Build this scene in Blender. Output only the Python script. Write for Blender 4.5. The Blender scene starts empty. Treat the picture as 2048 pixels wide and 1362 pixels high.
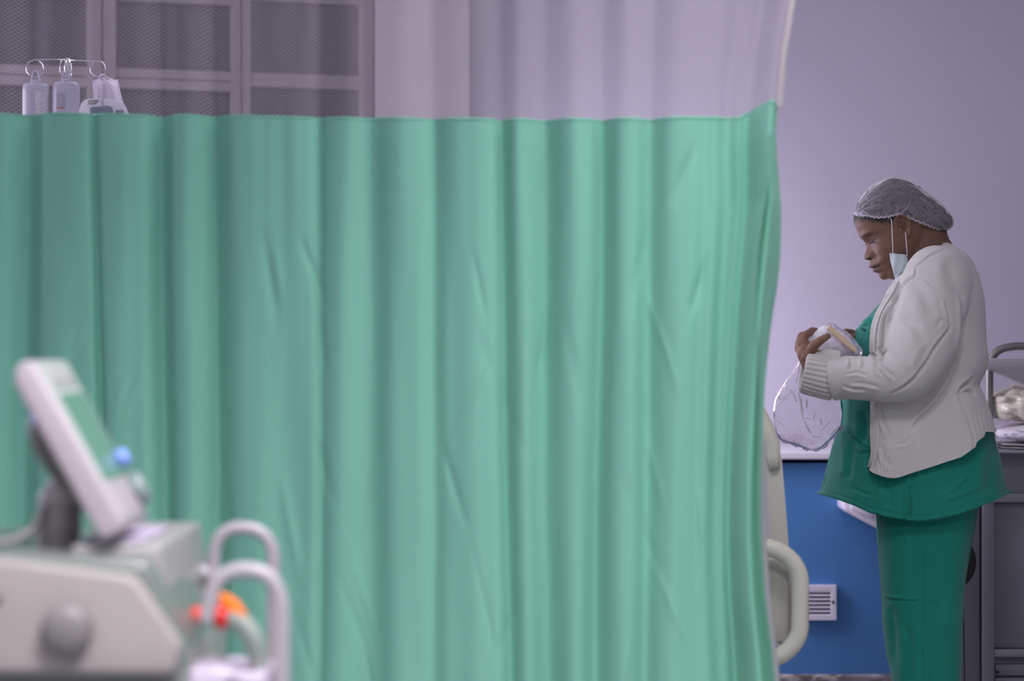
import bpy, bmesh, math, random
import numpy as np
from mathutils import Vector, Matrix, noise

# ------------------------------------------------------------------ camera, world, lights, exposure
SC = bpy.context.scene
COL = SC.collection
LENS = 85.0
F = LENS / 36.0 * 2048.0
CZ = 1.2
cam_d = bpy.data.cameras.new('camera'); cam = bpy.data.objects.new('camera', cam_d); COL.objects.link(cam)
cam.location = (0, 0, CZ); cam.rotation_euler = (math.pi / 2, 0, 0)
cam_d.lens = LENS; cam_d.sensor_width = 36; cam_d.clip_start = 0.05; cam_d.clip_end = 60
cam_d.dof.use_dof = True; cam_d.dof.focus_distance = 5.7; cam_d.dof.aperture_fstop = 2.4
SC.camera = cam
SC.view_settings.view_transform = 'Standard'; SC.view_settings.look = 'None'
SC.view_settings.exposure = 0.0; SC.view_settings.gamma = 1.0; SC.view_settings.use_curve_mapping = False
SC.cycles.use_denoising = True
SC.cycles.max_bounces = 10; SC.cycles.transparent_max_bounces = 24
SC.cycles.diffuse_bounces = 5

w = bpy.data.worlds.new('world'); SC.world = w; w.use_nodes = True
w.node_tree.nodes['Background'].inputs[0].default_value = (0.55, 0.56, 0.66, 1)
w.node_tree.nodes['Background'].inputs[1].default_value = 0.3

def area(name, loc, target, sx, sy, power, color):
    d = bpy.data.lights.new(name, 'AREA'); d.shape = 'RECTANGLE'; d.size = sx; d.size_y = sy
    d.energy = power; d.color = color
    o = bpy.data.objects.new(name, d); COL.objects.link(o); o.location = loc
    v = Vector(target) - Vector(loc)
    o.rotation_euler = v.to_track_quat('-Z', 'Y').to_euler()
    return o
WINL = area('daylight_side_window', (-2.85, 5.75, 1.55), (0.6, 5.75, 1.30), 2.0, 1.3, 34, (0.95, 0.88, 1.0))
ADDED_LAMP = area('added_lamp_light', (0.02, 6.50, 1.32), (1.5, 6.98, 0.98), 0.42, 0.42, 9.0, (0.94, 0.85, 1.0))  # invented source hidden by the curtain, brightens back wall and person
LAMPS = ((-0.3, 5.9, 3, (0.93, 0.88, 1.0), 'above the bed'), (0.15, 1.9, 80, (0.99, 0.96, 1.0), 'above the curtain front'),
         (-1.8, 1.6, 16, (0.98, 0.96, 1.0), 'beside the side wall'), (0.6, -0.4, 30, (1.0, 0.97, 0.98), 'nearest the front wall'),
         (0.55, 3.75, 17, (1.0, 0.96, 0.99), 'over the free edge of the curtain'))
for x, y, p, c, _ in LAMPS: area('ceiling_lamp_light', (x, y, 2.68), (x, y, 0), 1.0, 0.5, p, c).data.spread = math.radians(136)   # louvred fittings

# ------------------------------------------------------------------ helpers
def P(px, py, d):
    return Vector(((px - 1024) / F * d, d, CZ - (py - 681) / F * d))

def mat(name, col, rough=0.6, metal=0.0, bump=None, spec=0.5, var=None, sheen=0, alpha=None, trans=0, emis=None, sss=0):
    m = bpy.data.materials.new(name); m.use_nodes = True
    nt = m.node_tree; b = nt.nodes['Principled BSDF']
    b.inputs['Base Color'].default_value = (*col, 1); b.inputs['Roughness'].default_value = rough
    b.inputs['Metallic'].default_value = metal; b.inputs['Specular IOR Level'].default_value = spec
    if sheen: b.inputs['Sheen Weight'].default_value = sheen
    if alpha is not None: b.inputs['Alpha'].default_value = alpha
    if trans: b.inputs['Transmission Weight'].default_value = trans
    if sss:
        b.inputs['Subsurface Weight'].default_value = sss; b.inputs['Subsurface Radius'].default_value = (0.01, 0.004, 0.002)
        b.inputs['Subsurface Scale'].default_value = 0.6
    if emis: b.inputs['Emission Color'].default_value = (*emis[0], 1); b.inputs['Emission Strength'].default_value = emis[1]
    tc = nt.nodes.new('ShaderNodeTexCoord')
    if var:      # (scale, amount): soft mottling of the colour
        n = nt.nodes.new('ShaderNodeTexNoise'); n.inputs['Scale'].default_value = var[0]; n.inputs['Detail'].default_value = 5
        nt.links.new(tc.outputs['Object'], n.inputs['Vector'])
        r = nt.nodes.new('ShaderNodeValToRGB')
        r.color_ramp.elements[0].position = 0.3; r.color_ramp.elements[1].position = 0.7
        r.color_ramp.elements[0].color = (*[max(0, c * (1 - var[1])) for c in col], 1)
        r.color_ramp.elements[1].color = (*[min(1, c * (1 + var[1])) for c in col], 1)
        nt.links.new(n.outputs['Fac'], r.inputs[0]); nt.links.new(r.outputs[0], b.inputs['Base Color'])
    if bump:     # (scale, strength, distance)
        n = nt.nodes.new('ShaderNodeTexNoise'); n.inputs['Scale'].default_value = bump[0]; n.inputs['Detail'].default_value = 6
        nt.links.new(tc.outputs['Object'], n.inputs['Vector'])
        k = nt.nodes.new('ShaderNodeBump'); k.inputs['Strength'].default_value = bump[1]; k.inputs['Distance'].default_value = bump[2]
        nt.links.new(n.outputs['Fac'], k.inputs['Height']); nt.links.new(k.outputs[0], b.inputs['Normal'])
    return m

class Geo:
    def __init__(s): s.v = []; s.f = []
    def add(s, verts, faces):
        b = len(s.v); s.v.extend([tuple(p) for p in verts]); s.f.extend([tuple(b + i for i in q) for q in faces]); return s
    def bm(s, bm):
        bm.verts.index_update()
        s.add([v.co[:] for v in bm.verts], [[v.index for v in f.verts] for f in bm.faces]); bm.free(); return s
    def box(s, lo, hi, bev=0.0, seg=2, rot=None, at=None):
        bm = bmesh.new(); bmesh.ops.create_cube(bm, size=1)
        lo = Vector(lo); hi = Vector(hi); c = (lo + hi) / 2; d = hi - lo
        for v in bm.verts: v.co = Vector((v.co.x * d.x, v.co.y * d.y, v.co.z * d.z))
        if bev: bmesh.ops.bevel(bm, geom=bm.edges[:], offset=bev, segments=seg, profile=0.5, affect='EDGES')
        for v in bm.verts:
            p = v.co
            if rot is not None: p = rot @ p
            v.co = p + c
        return s.bm(bm)
    def prism(s, pts, axis, t, bev=0.0, seg=2):
        """closed polygon pts (3D) extruded by vector axis*t"""
        bm = bmesh.new(); vs = [bm.verts.new(p) for p in pts]; f = bm.faces.new(vs)
        r = bmesh.ops.extrude_face_region(bm, geom=[f])
        nv = [g for g in r['geom'] if isinstance(g, bmesh.types.BMVert)]
        for v in nv: v.co += Vector(axis) * t
        bmesh.ops.recalc_face_normals(bm, faces=bm.faces[:])
        if bev:
            sharp = [e for e in bm.edges if len(e.link_faces) == 2 and e.calc_face_angle(0) > 0.6]
            bmesh.ops.bevel(bm, geom=sharp, offset=bev, segments=seg, profile=0.5, affect='EDGES')
        return s.bm(bm)
    def tube(s, pts, r, n=12, closed=False, flat=None, cap=True):
        pts = [Vector(p) for p in pts]; N = len(pts)
        rr = r if hasattr(r, '__len__') else [r] * N
        up = Vector((0.13, 0.31, 0.94)); rings = []; prev = None
        for i, p in enumerate(pts):
            a = pts[(i - 1) % N] if (closed or i > 0) else p
            b = pts[(i + 1) % N] if (closed or i < N - 1) else p
            t = (b - a).normalized()
            if prev is None:
                x = t.cross(up); x = x.normalized() if x.length > 1e-4 else t.orthogonal().normalized()
            else:
                x = (prev - t * prev.dot(t)).normalized()
            prev = x; y = t.cross(x)
            fl = flat if flat else (1, 1)
            rings.append([p + x * (math.cos(2 * math.pi * k / n) * rr[i] * fl[0]) + y * (math.sin(2 * math.pi * k / n) * rr[i] * fl[1]) for k in range(n)])
        return s.loft(rings, closed=closed, cap=cap and not closed)
    def loft(s, rings, closed=False, cap=True, wrap=True):
        n = len(rings[0]); v = [p for r in rings for p in r]; f = []
        M = len(rings)
        for i in range(M if closed else M - 1):
            for k in range(n if wrap else n - 1):
                a = i * n + k; b = i * n + (k + 1) % n; c = ((i + 1) % M) * n + (k + 1) % n; d = ((i + 1) % M) * n + k
                f.append((a, b, c, d))
        if cap and not closed:
            f.append(tuple(range(n - 1, -1, -1))); f.append(tuple((M - 1) * n + k for k in range(n)))
        return s.add(v, f)
    def lathe(s, prof, c, axis=(0, 0, 1), n=32):
        """prof: list of (radius, height) about axis through c"""
        ax = Vector(axis).normalized(); x = ax.orthogonal().normalized(); y = ax.cross(x); c = Vector(c)
        return s.loft([[c + ax * h + (x * math.cos(2 * math.pi * k / n) + y * math.sin(2 * math.pi * k / n)) * max(r, 1e-4) for k in range(n)] for r, h in prof])
    def ball(s, c, r, rot=None, n=16):
        bm = bmesh.new(); bmesh.ops.create_uvsphere(bm, u_segments=n, v_segments=n // 2 + 2, radius=1)
        rv = r if hasattr(r, '__len__') else (r, r, r)
        for v in bm.verts:
            p = Vector((v.co.x * rv[0], v.co.y * rv[1], v.co.z * rv[2]))
            if rot is not None: p = rot @ p
            v.co = p + Vector(c)
        return s.bm(bm)
    def chain(s, pts, r, n=14):
        """capsule chain: balls at joints plus tapered tubes"""
        for p, q in zip(pts, r): s.ball(p, q, n=n)
        for i in range(len(pts) - 1):
            a, b = Vector(pts[i]), Vector(pts[i + 1])
            s.tube([a, b], [r[i], r[i + 1]], n=n)
        return s

ORG = {}
def obj(name, geo, m, parent=None, smooth=True, **props):
    me = bpy.data.meshes.new(name)
    off = ORG.get(parent.name, Vector((0, 0, 0))) if parent is not None else Vector((0, 0, 0))
    if isinstance(geo, Geo):
        me.from_pydata([tuple(Vector(p) - off) for p in geo.v], [], geo.f)
    else:
        me = geo; me.name = name
        if off.length: me.transform(Matrix.Translation(-off))
    me.validate(); me.update()
    o = bpy.data.objects.new(name, me); COL.objects.link(o)
    if parent is not None: o.parent = parent
    ORG[o.name] = off
    for mm in (m if isinstance(m, (list, tuple)) else [m]): me.materials.append(mm)
    if smooth:
        me.shade_smooth()
        if smooth == 'auto':
            me.set_sharp_from_angle(angle=math.radians(35))
    for k, v in props.items(): o[k] = v
    return o
def fixnormals(o):
    bm = bmesh.new(); bm.from_mesh(o.data); bmesh.ops.recalc_face_normals(bm, faces=bm.faces[:]); bm.to_mesh(o.data); bm.free()
def thing(name, loc, label, cat, group=None):
    o = bpy.data.objects.new(name, None); COL.objects.link(o); o.location = loc; o.empty_display_size = 0.1
    o['label'] = label; o['category'] = cat
    if group: o['group'] = group
    ORG[o.name] = Vector(loc); return o
def tag(o, label, cat, group=None):
    o['label'] = label; o['category'] = cat
    if group: o['group'] = group
    return o

def remesh(geo, vox, smooth_it=4, fac=0.5):
    me = bpy.data.meshes.new('tmp'); me.from_pydata([tuple(p) for p in geo.v], [], geo.f); me.update()
    o = bpy.data.objects.new('tmp', me); COL.objects.link(o)
    r = o.modifiers.new('r', 'REMESH'); r.mode = 'VOXEL'; r.voxel_size = vox
    if smooth_it:
        sm = o.modifiers.new('s', 'SMOOTH'); sm.factor = fac; sm.iterations = smooth_it
    dg = bpy.context.evaluated_depsgraph_get(); dg.update()
    out = bpy.data.meshes.new_from_object(o.evaluated_get(dg))
    bpy.data.objects.remove(o); bpy.data.meshes.remove(me)
    return out
def getv(me):
    a = np.empty(len(me.vertices) * 3); me.vertices.foreach_get('co', a); a = a.reshape(-1, 3)
    n = np.empty(len(me.vertices) * 3, dtype=np.float32); me.vertex_normals.foreach_get('vector', n); return a, n.reshape(-1, 3).astype(float)
def setv(me, a): me.vertices.foreach_set('co', np.ascontiguousarray(a, dtype=np.float32).ravel()); me.update()
def proj(a):
    return 1024 + a[:, 0] / a[:, 1] * F, 681 - (a[:, 2] - CZ) / a[:, 1] * F
def polydist(u, v, pl):
    """distance of points to polyline and signed side"""
    best = np.full(len(u), 1e9); side = np.zeros(len(u)); tt = np.zeros(len(u))
    L = len(pl) - 1
    for i in range(L):
        ax, ay = pl[i]; bx, by = pl[i + 1]; dx, dy = bx - ax, by - ay; l2 = dx * dx + dy * dy + 1e-9
        t = np.clip(((u - ax) * dx + (v - ay) * dy) / l2, 0, 1)
        ex = u - ax - t * dx; ey = v - ay - t * dy; d = np.hypot(ex, ey); m = d < best
        best[m] = d[m]; side[m] = np.sign(dx * ey - dy * ex)[m]; tt[m] = (i + t[m]) / L
    return best, side, tt
def smoothpl(pl, n=6):
    """Catmull-Rom through 2D/3D points"""
    p = [np.array(q, float) for q in pl]; p = [2 * p[0] - p[1]] + p + [2 * p[-1] - p[-2]]; out = []
    for i in range(1, len(p) - 2):
        for k in range(n):
            t = k / n
            out.append(0.5 * (2 * p[i] + (p[i + 1] - p[i - 1]) * t + (2 * p[i - 1] - 5 * p[i] + 4 * p[i + 1] - p[i + 2]) * t * t + (-p[i - 1] + 3 * p[i] - 3 * p[i + 1] + p[i + 2]) * t ** 3))
    out.append(p[-2]); return out
def carve(me, folds, ycut=5.8, gain=1.0):
    """folds: (polyline in px at the figure, width px, depth mm, ridge mm) pressed into the cloth facing the viewer"""
    a, n = getv(me); u, v = proj(a); facing = (n[:, 1] < 0.25) & (a[:, 1] < ycut)
    disp = np.zeros(len(a))
    for fo in folds:
        pl, wd, dep = fo[0], fo[1], fo[2]; rid = fo[3] if len(fo) > 3 else dep * 0.5
        pl = smoothpl(pl, 5)
        x0 = min(q[0] for q in pl) - 4 * wd; x1 = max(q[0] for q in pl) + 4 * wd
        y0 = min(q[1] for q in pl) - 4 * wd; y1 = max(q[1] for q in pl) + 4 * wd
        m = np.where(facing & (u > x0) & (u < x1) & (v > y0) & (v < y1))[0]
        if not len(m): continue
        d, s, t = polydist(u[m], v[m], pl)
        taper = np.clip(np.minimum(t, 1 - t) * 5, 0, 1) ** 0.7
        sd = d * s
        disp[m] += taper * (-dep * np.exp(-(sd / wd) ** 2) + rid * np.exp(-((sd - 1.9 * wd) / (1.1 * wd)) ** 2)) / 1000.0
    a += n * (disp * gain)[:, None]; setv(me, a)
def wrinkle(me, amp, scale, seed=0):
    a, n = getv(me); rs = np.random.RandomState(seed); d = np.zeros(len(a))
    q = a * scale
    for k in range(7):
        A = rs.normal(size=(3, 3)) * (0.6 + 0.35 * k); ph = rs.uniform(0, 6.28, 3)
        wq = q + 0.5 * np.sin(q @ rs.normal(size=(3, 3)) + ph)
        d += np.sin(wq @ A[:, 0] + ph[0]) * np.sin(wq @ A[:, 1] + ph[1]) / (1 + 0.4 * k)
    a += n * (d * amp / 2.2)[:, None]; setv(me, a)

# ------------------------------------------------------------------ materials
M = {}
M['wall'] = mat('lilac wall paint', (0.53, 0.50, 0.61), 0.75, bump=(220, 0.15, 0.002), var=(1.3, 0.03))
M['column'] = mat('pinkish wall paint', (0.52, 0.46, 0.52), 0.75, bump=(220, 0.15, 0.002), var=(1.5, 0.03))
M['wall_grey'] = mat('grey wall paint', (0.36, 0.36, 0.38), 0.8, var=(1.3, 0.03))
M['ceiling'] = mat('white ceiling paint', (0.72, 0.72, 0.72), 0.9)
M['blue'] = mat('blue wall paint', (0.07, 0.21, 0.50), 0.45, bump=(160, 0.2, 0.002), var=(2, 0.06))
M['counter'] = mat('white worktop laminate', (0.74, 0.70, 0.80), 0.35, var=(8, 0.02))
M['frame'] = mat('painted steel window frame', (0.33, 0.28, 0.31), 0.55, var=(20, 0.05))
M['pane'] = mat('dark obscured glass', (0.05, 0.045, 0.055), 0.4, bump=(90, 0.5, 0.004), var=(30, 0.15))
M['steel'] = mat('brushed steel tube', (0.26, 0.26, 0.25), 0.48, metal=0.9)
M['chrome'] = mat('chrome wire', (0.85, 0.83, 0.85), 0.14, metal=1.0)
M['black'] = mat('black plastic', (0.012, 0.012, 0.014), 0.5)
M['grey_cab'] = mat('grey white cabinet paint', (0.20, 0.20, 0.235), 0.5, var=(3, 0.05))
M['cab_panel'] = mat('grey cabinet panel', (0.17, 0.17, 0.205), 0.5, var=(3, 0.05))
M['bed'] = mat('cream bed plastic', (0.60, 0.57, 0.50), 0.42, var=(5, 0.03))
M['bed_panel'] = mat('taupe bed panel', (0.52, 0.48, 0.44), 0.5, var=(5, 0.04))
M['mattress'] = mat('navy mattress cover', (0.05, 0.07, 0.13), 0.6)
M['sheet'] = mat('white cotton', (0.72, 0.70, 0.74), 0.85, bump=(300, 0.3, 0.001))
M['vent_taupe'] = mat('taupe ventilator casing', (0.29, 0.262, 0.257), 0.5, var=(4, 0.02))
M['vent_light'] = mat('pale ventilator casing', (0.39, 0.34, 0.37), 0.42)
M['vent_top'] = mat('glossy grey casing top', (0.16, 0.18, 0.17), 0.22)
M['vent_grey'] = mat('mid grey plastic', (0.29, 0.27, 0.28), 0.45)
M['bezel'] = mat('screen bezel', (0.40, 0.43, 0.42), 0.4)
M['screen'] = mat('green display glass', (0.10, 0.20, 0.155), 0.25, emis=((0.10, 0.24, 0.17), 0.28))
M['rail'] = mat('grey arm tube', (0.35, 0.32, 0.35), 0.35)
M['knob'] = mat('grey rubber knob', (0.17, 0.155, 0.16), 0.45)
M['redp'] = mat('red connector', (0.62, 0.02, 0.015), 0.35)
M['orange'] = mat('orange clip', (0.95, 0.22, 0.02), 0.4)
M['bluep'] = mat('blue plastic', (0.22, 0.32, 0.80), 0.4)
M['paper'] = mat('pale paper', (0.46, 0.40, 0.50), 0.8)
M['hose'] = mat('clear ribbed hose', (0.38, 0.42, 0.39), 0.3, alpha=0.7)
M['bottle'] = mat('milky infusion plastic', (0.44, 0.42, 0.55), 0.25, spec=0.6)
M['label'] = mat('printed label', (0.62, 0.55, 0.64), 0.7, var=(260, 0.35))
M['labeld'] = mat('grey printed label', (0.30, 0.27, 0.36), 0.7, var=(260, 0.35))
M['brown'] = mat('brown band', (0.33, 0.14, 0.10), 0.6)
M['pump'] = mat('white pump casing', (0.80, 0.72, 0.86), 0.3)
M['pump_screen'] = mat('teal pump screen', (0.07, 0.16, 0.19), 0.25)
M['pump_lit'] = mat('lit pump display', (0.3, 0.6, 0.7), 0.3, emis=((0.45, 0.75, 0.85), 0.6))
M['bag_white'] = mat('white plastic bag', (0.80, 0.72, 0.88), 0.35, bump=(60, 0.6, 0.004))
M['cream_bag'] = mat('cream crumpled plastic', (0.60, 0.57, 0.48), 0.3, bump=(25, 0.6, 0.006))
M['lens'] = mat('lamp diffuser', (0.9, 0.9, 0.9), 0.5, emis=((0.95, 0.93, 1.0), 2.0))
M['beige'] = mat('beige wooden stick', (0.78, 0.58, 0.42), 0.6, bump=(80, 0.4, 0.002))
M['gauze'] = mat('white gauze bundle', (0.88, 0.84, 0.94), 0.6, bump=(70, 0.5, 0.003))
M['mask'] = mat('pale blue non-woven fabric', (0.60, 0.68, 0.74), 0.8)
M['maskw'] = mat('white non-woven fabric', (0.80, 0.76, 0.90), 0.8)
M['cord'] = mat('white elastic cord', (0.82, 0.78, 0.82), 0.7)
M['shoe'] = mat('white clog rubber', (0.7, 0.7, 0.7), 0.5)
M['eye'] = mat('eye white', (0.5, 0.45, 0.42), 0.2)
M['hair'] = mat('black hair', (0.022, 0.019, 0.020), 0.75, bump=(140, 1.0, 0.006), var=(120, 0.6))
M['lash'] = mat('dark lashes', (0.012, 0.01, 0.01), 0.6)
M['button'] = mat('embroidery thread', (0.005, 0.05, 0.045), 0.7)

def terrazzo():
    m = mat('grey terrazzo', (0.3, 0.28, 0.28), 0.45); nt = m.node_tree; b = nt.nodes['Principled BSDF']
    tc = nt.nodes.new('ShaderNodeTexCoord'); v = nt.nodes.new('ShaderNodeTexVoronoi'); v.inputs['Scale'].default_value = 42
    n = nt.nodes.new('ShaderNodeTexNoise'); n.inputs['Scale'].default_value = 60; n.inputs['Detail'].default_value = 3
    mx = nt.nodes.new('ShaderNodeMixRGB'); mx.inputs[0].default_value = 0.05
    nt.links.new(tc.outputs['Object'], mx.inputs[1]); nt.links.new(n.outputs['Color'], mx.inputs[2]); nt.links.new(mx.outputs[0], v.inputs['Vector'])
    r = nt.nodes.new('ShaderNodeValToRGB'); r.color_ramp.elements[0].color = (0.10, 0.085, 0.09, 1); r.color_ramp.elements[1].color = (0.50, 0.46, 0.47, 1)
    e = r.color_ramp.elements.new(0.5); e.color = (0.24, 0.20, 0.21, 1)
    sp = nt.nodes.new('ShaderNodeSeparateColor'); nt.links.new(v.outputs['Color'], sp.inputs[0]); nt.links.new(sp.outputs[0], r.inputs[0])
    nt.links.new(r.outputs[0], b.inputs['Base Color']); return m
M['terrazzo'] = terrazzo()

def cloth(name, col, scale=900, strength=0.25, transl=0.0, sheen=0.2, var=0.05, rough=0.85, vscale=6):
    m = mat(name, col, rough, sheen=sheen, var=(vscale, var), spec=0.2); nt = m.node_tree; b = nt.nodes['Principled BSDF']
    tc = nt.nodes.new('ShaderNodeTexCoord')
    n = nt.nodes.new('ShaderNodeTexNoise'); n.inputs['Scale'].default_value = scale; n.inputs['Detail'].default_value = 2
    k = nt.nodes.new('ShaderNodeBump'); k.inputs['Strength'].default_value = strength; k.inputs['Distance'].default_value = 0.0015
    nt.links.new(tc.outputs['Object'], n.inputs['Vector']); nt.links.new(n.outputs['Fac'], k.inputs['Height']); nt.links.new(k.outputs[0], b.inputs['Normal'])
    if transl:
        t = nt.nodes.new('ShaderNodeBsdfTranslucent'); t.inputs[0].default_value = (*[min(1, c * 1.05) for c in col], 1)
        mx = nt.nodes.new('ShaderNodeMixShader'); mx.inputs[0].default_value = transl
        nt.links.new(b.outputs[0], mx.inputs[1]); nt.links.new(t.outputs[0], mx.inputs[2])
        nt.links.new(mx.outputs[0], nt.nodes['Material Output'].inputs['Surface'])
    return m
M['curtain'] = cloth('green curtain cotton', (0.25, 0.60, 0.46), 500, 0.15, transl=0.22, sheen=0.1, var=0.03, vscale=2)
M['binding'] = cloth('white curtain binding', (0.50, 0.46, 0.50), 500, 0.15, transl=0.25)
M['scrub'] = cloth('green scrub cotton', (0.010, 0.205, 0.160), 700, 0.3, var=0.06, sheen=0.15)
M['knit'] = cloth('off white knit', (0.63, 0.60, 0.60), 650, 0.5, var=0.04, sheen=0.3)

def net_material():
    m = bpy.data.materials.new('white curtain net'); m.use_nodes = True; nt = m.node_tree; b = nt.nodes['Principled BSDF']
    b.inputs['Base Color'].default_value = (0.66, 0.58, 0.70, 1); b.inputs['Roughness'].default_value = 0.8
    tl = nt.nodes.new('ShaderNodeBsdfTranslucent'); tl.inputs[0].default_value = (0.66, 0.58, 0.70, 1)
    ms = nt.nodes.new('ShaderNodeMixShader'); ms.inputs[0].default_value = 0.3
    nt.links.new(b.outputs[0], ms.inputs[1]); nt.links.new(tl.outputs[0], ms.inputs[2])
    uv = nt.nodes.new('ShaderNodeUVMap')
    sep = nt.nodes.new('ShaderNodeSeparateXYZ'); nt.links.new(uv.outputs[0], sep.inputs[0])
    def math_(op, a, b_=None):
        n = nt.nodes.new('ShaderNodeMath'); n.operation = op
        for i, x in enumerate((a, b_)):
            if x is None: continue
            if isinstance(x, (int, float)): n.inputs[i].default_value = x
            else: nt.links.new(x, n.inputs[i])
        return n.outputs[0]
    U = math_('MULTIPLY', sep.outputs[0], 2 * math.pi / 0.0105)   # diamond net, metres in the map
    V = math_('MULTIPLY', sep.outputs[1], 2 * math.pi / 0.0080)
    s1 = math_('SINE', math_('ADD', U, V)); s2 = math_('SINE', math_('SUBTRACT', U, V))
    mxx = math_('MAXIMUM', s1, s2)
    holes = math_('GREATER_THAN', mxx, 0.62)       # 1 = thread
    fac = math_('ADD', math_('MULTIPLY', holes, 0.50), 0.05)
    tr = nt.nodes.new('ShaderNodeBsdfTransparent')
    mx = nt.nodes.new('ShaderNodeMixShader'); nt.links.new(fac, mx.inputs[0]); nt.links.new(tr.outputs[0], mx.inputs[1]); nt.links.new(ms.outputs[0], mx.inputs[2])
    nt.links.new(mx.outputs[0], nt.nodes['Material Output'].inputs['Surface']); return m
M['net'] = net_material()

def film(name, col, white, gloss, rough=0.12, noise_scale=None, nmix=0.0):
    """thin clear plastic or gauzy non-woven: transparent + a little white + gloss"""
    m = bpy.data.materials.new(name); m.use_nodes = True; nt = m.node_tree; nt.nodes.remove(nt.nodes['Principled BSDF'])
    tr = nt.nodes.new('ShaderNodeBsdfTransparent'); df = nt.nodes.new('ShaderNodeBsdfDiffuse'); df.inputs[0].default_value = (*col, 1)
    tl = nt.nodes.new('ShaderNodeBsdfTranslucent'); tl.inputs[0].default_value = (*col, 1)
    dm = nt.nodes.new('ShaderNodeMixShader'); dm.inputs[0].default_value = 0.35
    nt.links.new(df.outputs[0], dm.inputs[1]); nt.links.new(tl.outputs[0], dm.inputs[2])
    gl = nt.nodes.new('ShaderNodeBsdfGlossy'); gl.inputs['Roughness'].default_value = rough; gl.inputs[0].default_value = (1, 1, 1, 1)
    a = nt.nodes.new('ShaderNodeMixShader'); a.inputs[0].default_value = white
    nt.links.new(tr.outputs[0], a.inputs[1]); nt.links.new(dm.outputs[0], a.inputs[2])
    if noise_scale:
        tc = nt.nodes.new('ShaderNodeTexCoord'); n = nt.nodes.new('ShaderNodeTexNoise'); n.inputs['Scale'].default_value = noise_scale
        n.inputs['Detail'].default_value = 6; n.inputs['Distortion'].default_value = 1.5
        mp = nt.nodes.new('ShaderNodeMapRange'); mp.inputs[1].default_value = 0.35; mp.inputs[2].default_value = 0.7
        mp.inputs[3].default_value = max(0, white - nmix); mp.inputs[4].default_value = min(1, white + nmix)
        nt.links.new(tc.outputs['Object'], n.inputs['Vector']); nt.links.new(n.outputs['Fac'], mp.inputs[0]); nt.links.new(mp.outputs[0], a.inputs[0])
    b = nt.nodes.new('ShaderNodeMixShader')
    fr = nt.nodes.new('ShaderNodeLayerWeight'); fr.inputs[0].default_value = gloss
    nt.links.new(fr.outputs['Fresnel'], b.inputs[0])
    nt.links.new(a.outputs[0], b.inputs[1]); nt.links.new(gl.outputs[0], b.inputs[2])
    nt.links.new(b.outputs[0], nt.nodes['Material Output'].inputs['Surface']); return m
M['clear_bag'] = film('clear crinkled plastic', (0.88, 0.80, 0.96), 0.26, 0.075, 0.28)
M['wrap'] = film('milky wrap film', (0.86, 0.80, 0.94), 0.32, 0.10, 0.25)
M['cap'] = film('white bouffant non-woven', (0.68, 0.62, 0.70), 0.43, 0.06, 0.5, noise_scale=95, nmix=0.15)
M['cap_edge'] = film('gathered cap elastic', (0.80, 0.74, 0.86), 0.75, 0.05, 0.5)

def skin_material():
    m = mat('brown skin', (0.2, 0.1, 0.07), 0.60, bump=(420, 0.12, 0.0008), spec=0.4, sss=0.06); nt = m.node_tree; b = nt.nodes['Principled BSDF']
    at = nt.nodes.new('ShaderNodeAttribute'); at.attribute_name = 'tint'
    nt.links.new(at.outputs['Color'], b.inputs['Base Color']); return m
M['skin'] = skin_material()

# ------------------------------------------------------------------ room
def struct(name, geo, m, parent=None, smooth=False, **k):
    o = obj(name, geo, m, parent, smooth=smooth, **k)
    if parent is None: o['kind'] = 'structure'
    return o
X0, X1, Y0, YB = -3.0, 2.6, -1.6, 7.3
M['floor'] = mat('grey vinyl floor', (0.30, 0.30, 0.32), 0.35, var=(30, 0.12))
struct('floor', Geo().box((X0 - .1, Y0 - .1, -0.05), (X1 + .1, YB + 0.1, 0)), M['floor'])
struct('ceiling', Geo().box((X0 - .1, Y0 - .1, 2.8), (X1 + .1, YB + 0.1, 2.85)), M['ceiling'])
struct('wall_back', Geo().box((-0.2, YB, 0), (X1 + .1, YB + 0.1, 2.8)), M['wall'])
struct('wall_right', Geo().box((X1, Y0, 0), (X1 + .1, YB, 2.8)), M['wall_grey'])
struct('wall_front', Geo().box((X0, Y0 - .1, 0), (X1, Y0, 2.8)), M['wall'])
wl = Geo()   # left wall with an opening for the daylight window
wl.box((X0 - .1, Y0, 0), (X0, 4.7, 2.8)); wl.box((X0 - .1, 4.7, 0), (X0, 7.0, 0.85)); wl.box((X0 - .1, 4.7, 2.25), (X0, 7.0, 2.8))
struct('wall_left', wl, M['wall'])
struct('trim_1', Geo().box((-0.408, 7.2, 0), (-0.128, 7.3, 2.8)), M['column'])      # pilaster
# side window (daylight)
g = Geo()
for y in (4.7, 5.45, 6.2, 6.95): g.box((X0 - .07, y, .85), (X0 - .03, y + .05, 2.25))
g.box((X0 - .07, 4.7, .85), (X0 - .03, 7.0, .9)); g.box((X0 - .07, 4.7, 2.2), (X0 - .03, 7.0, 2.25))
w2 = struct('window_2', g, M['frame'])
obj('pane', Geo().box((X0 - .055, 4.75, .9), (X0 - .05, 6.95, 2.2)), mat('daylit frosted glass', (0.8, 0.8, 0.9), 0.5, emis=((0.86, 0.80, 1.0), 1.5)), w2, smooth=False)

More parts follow.
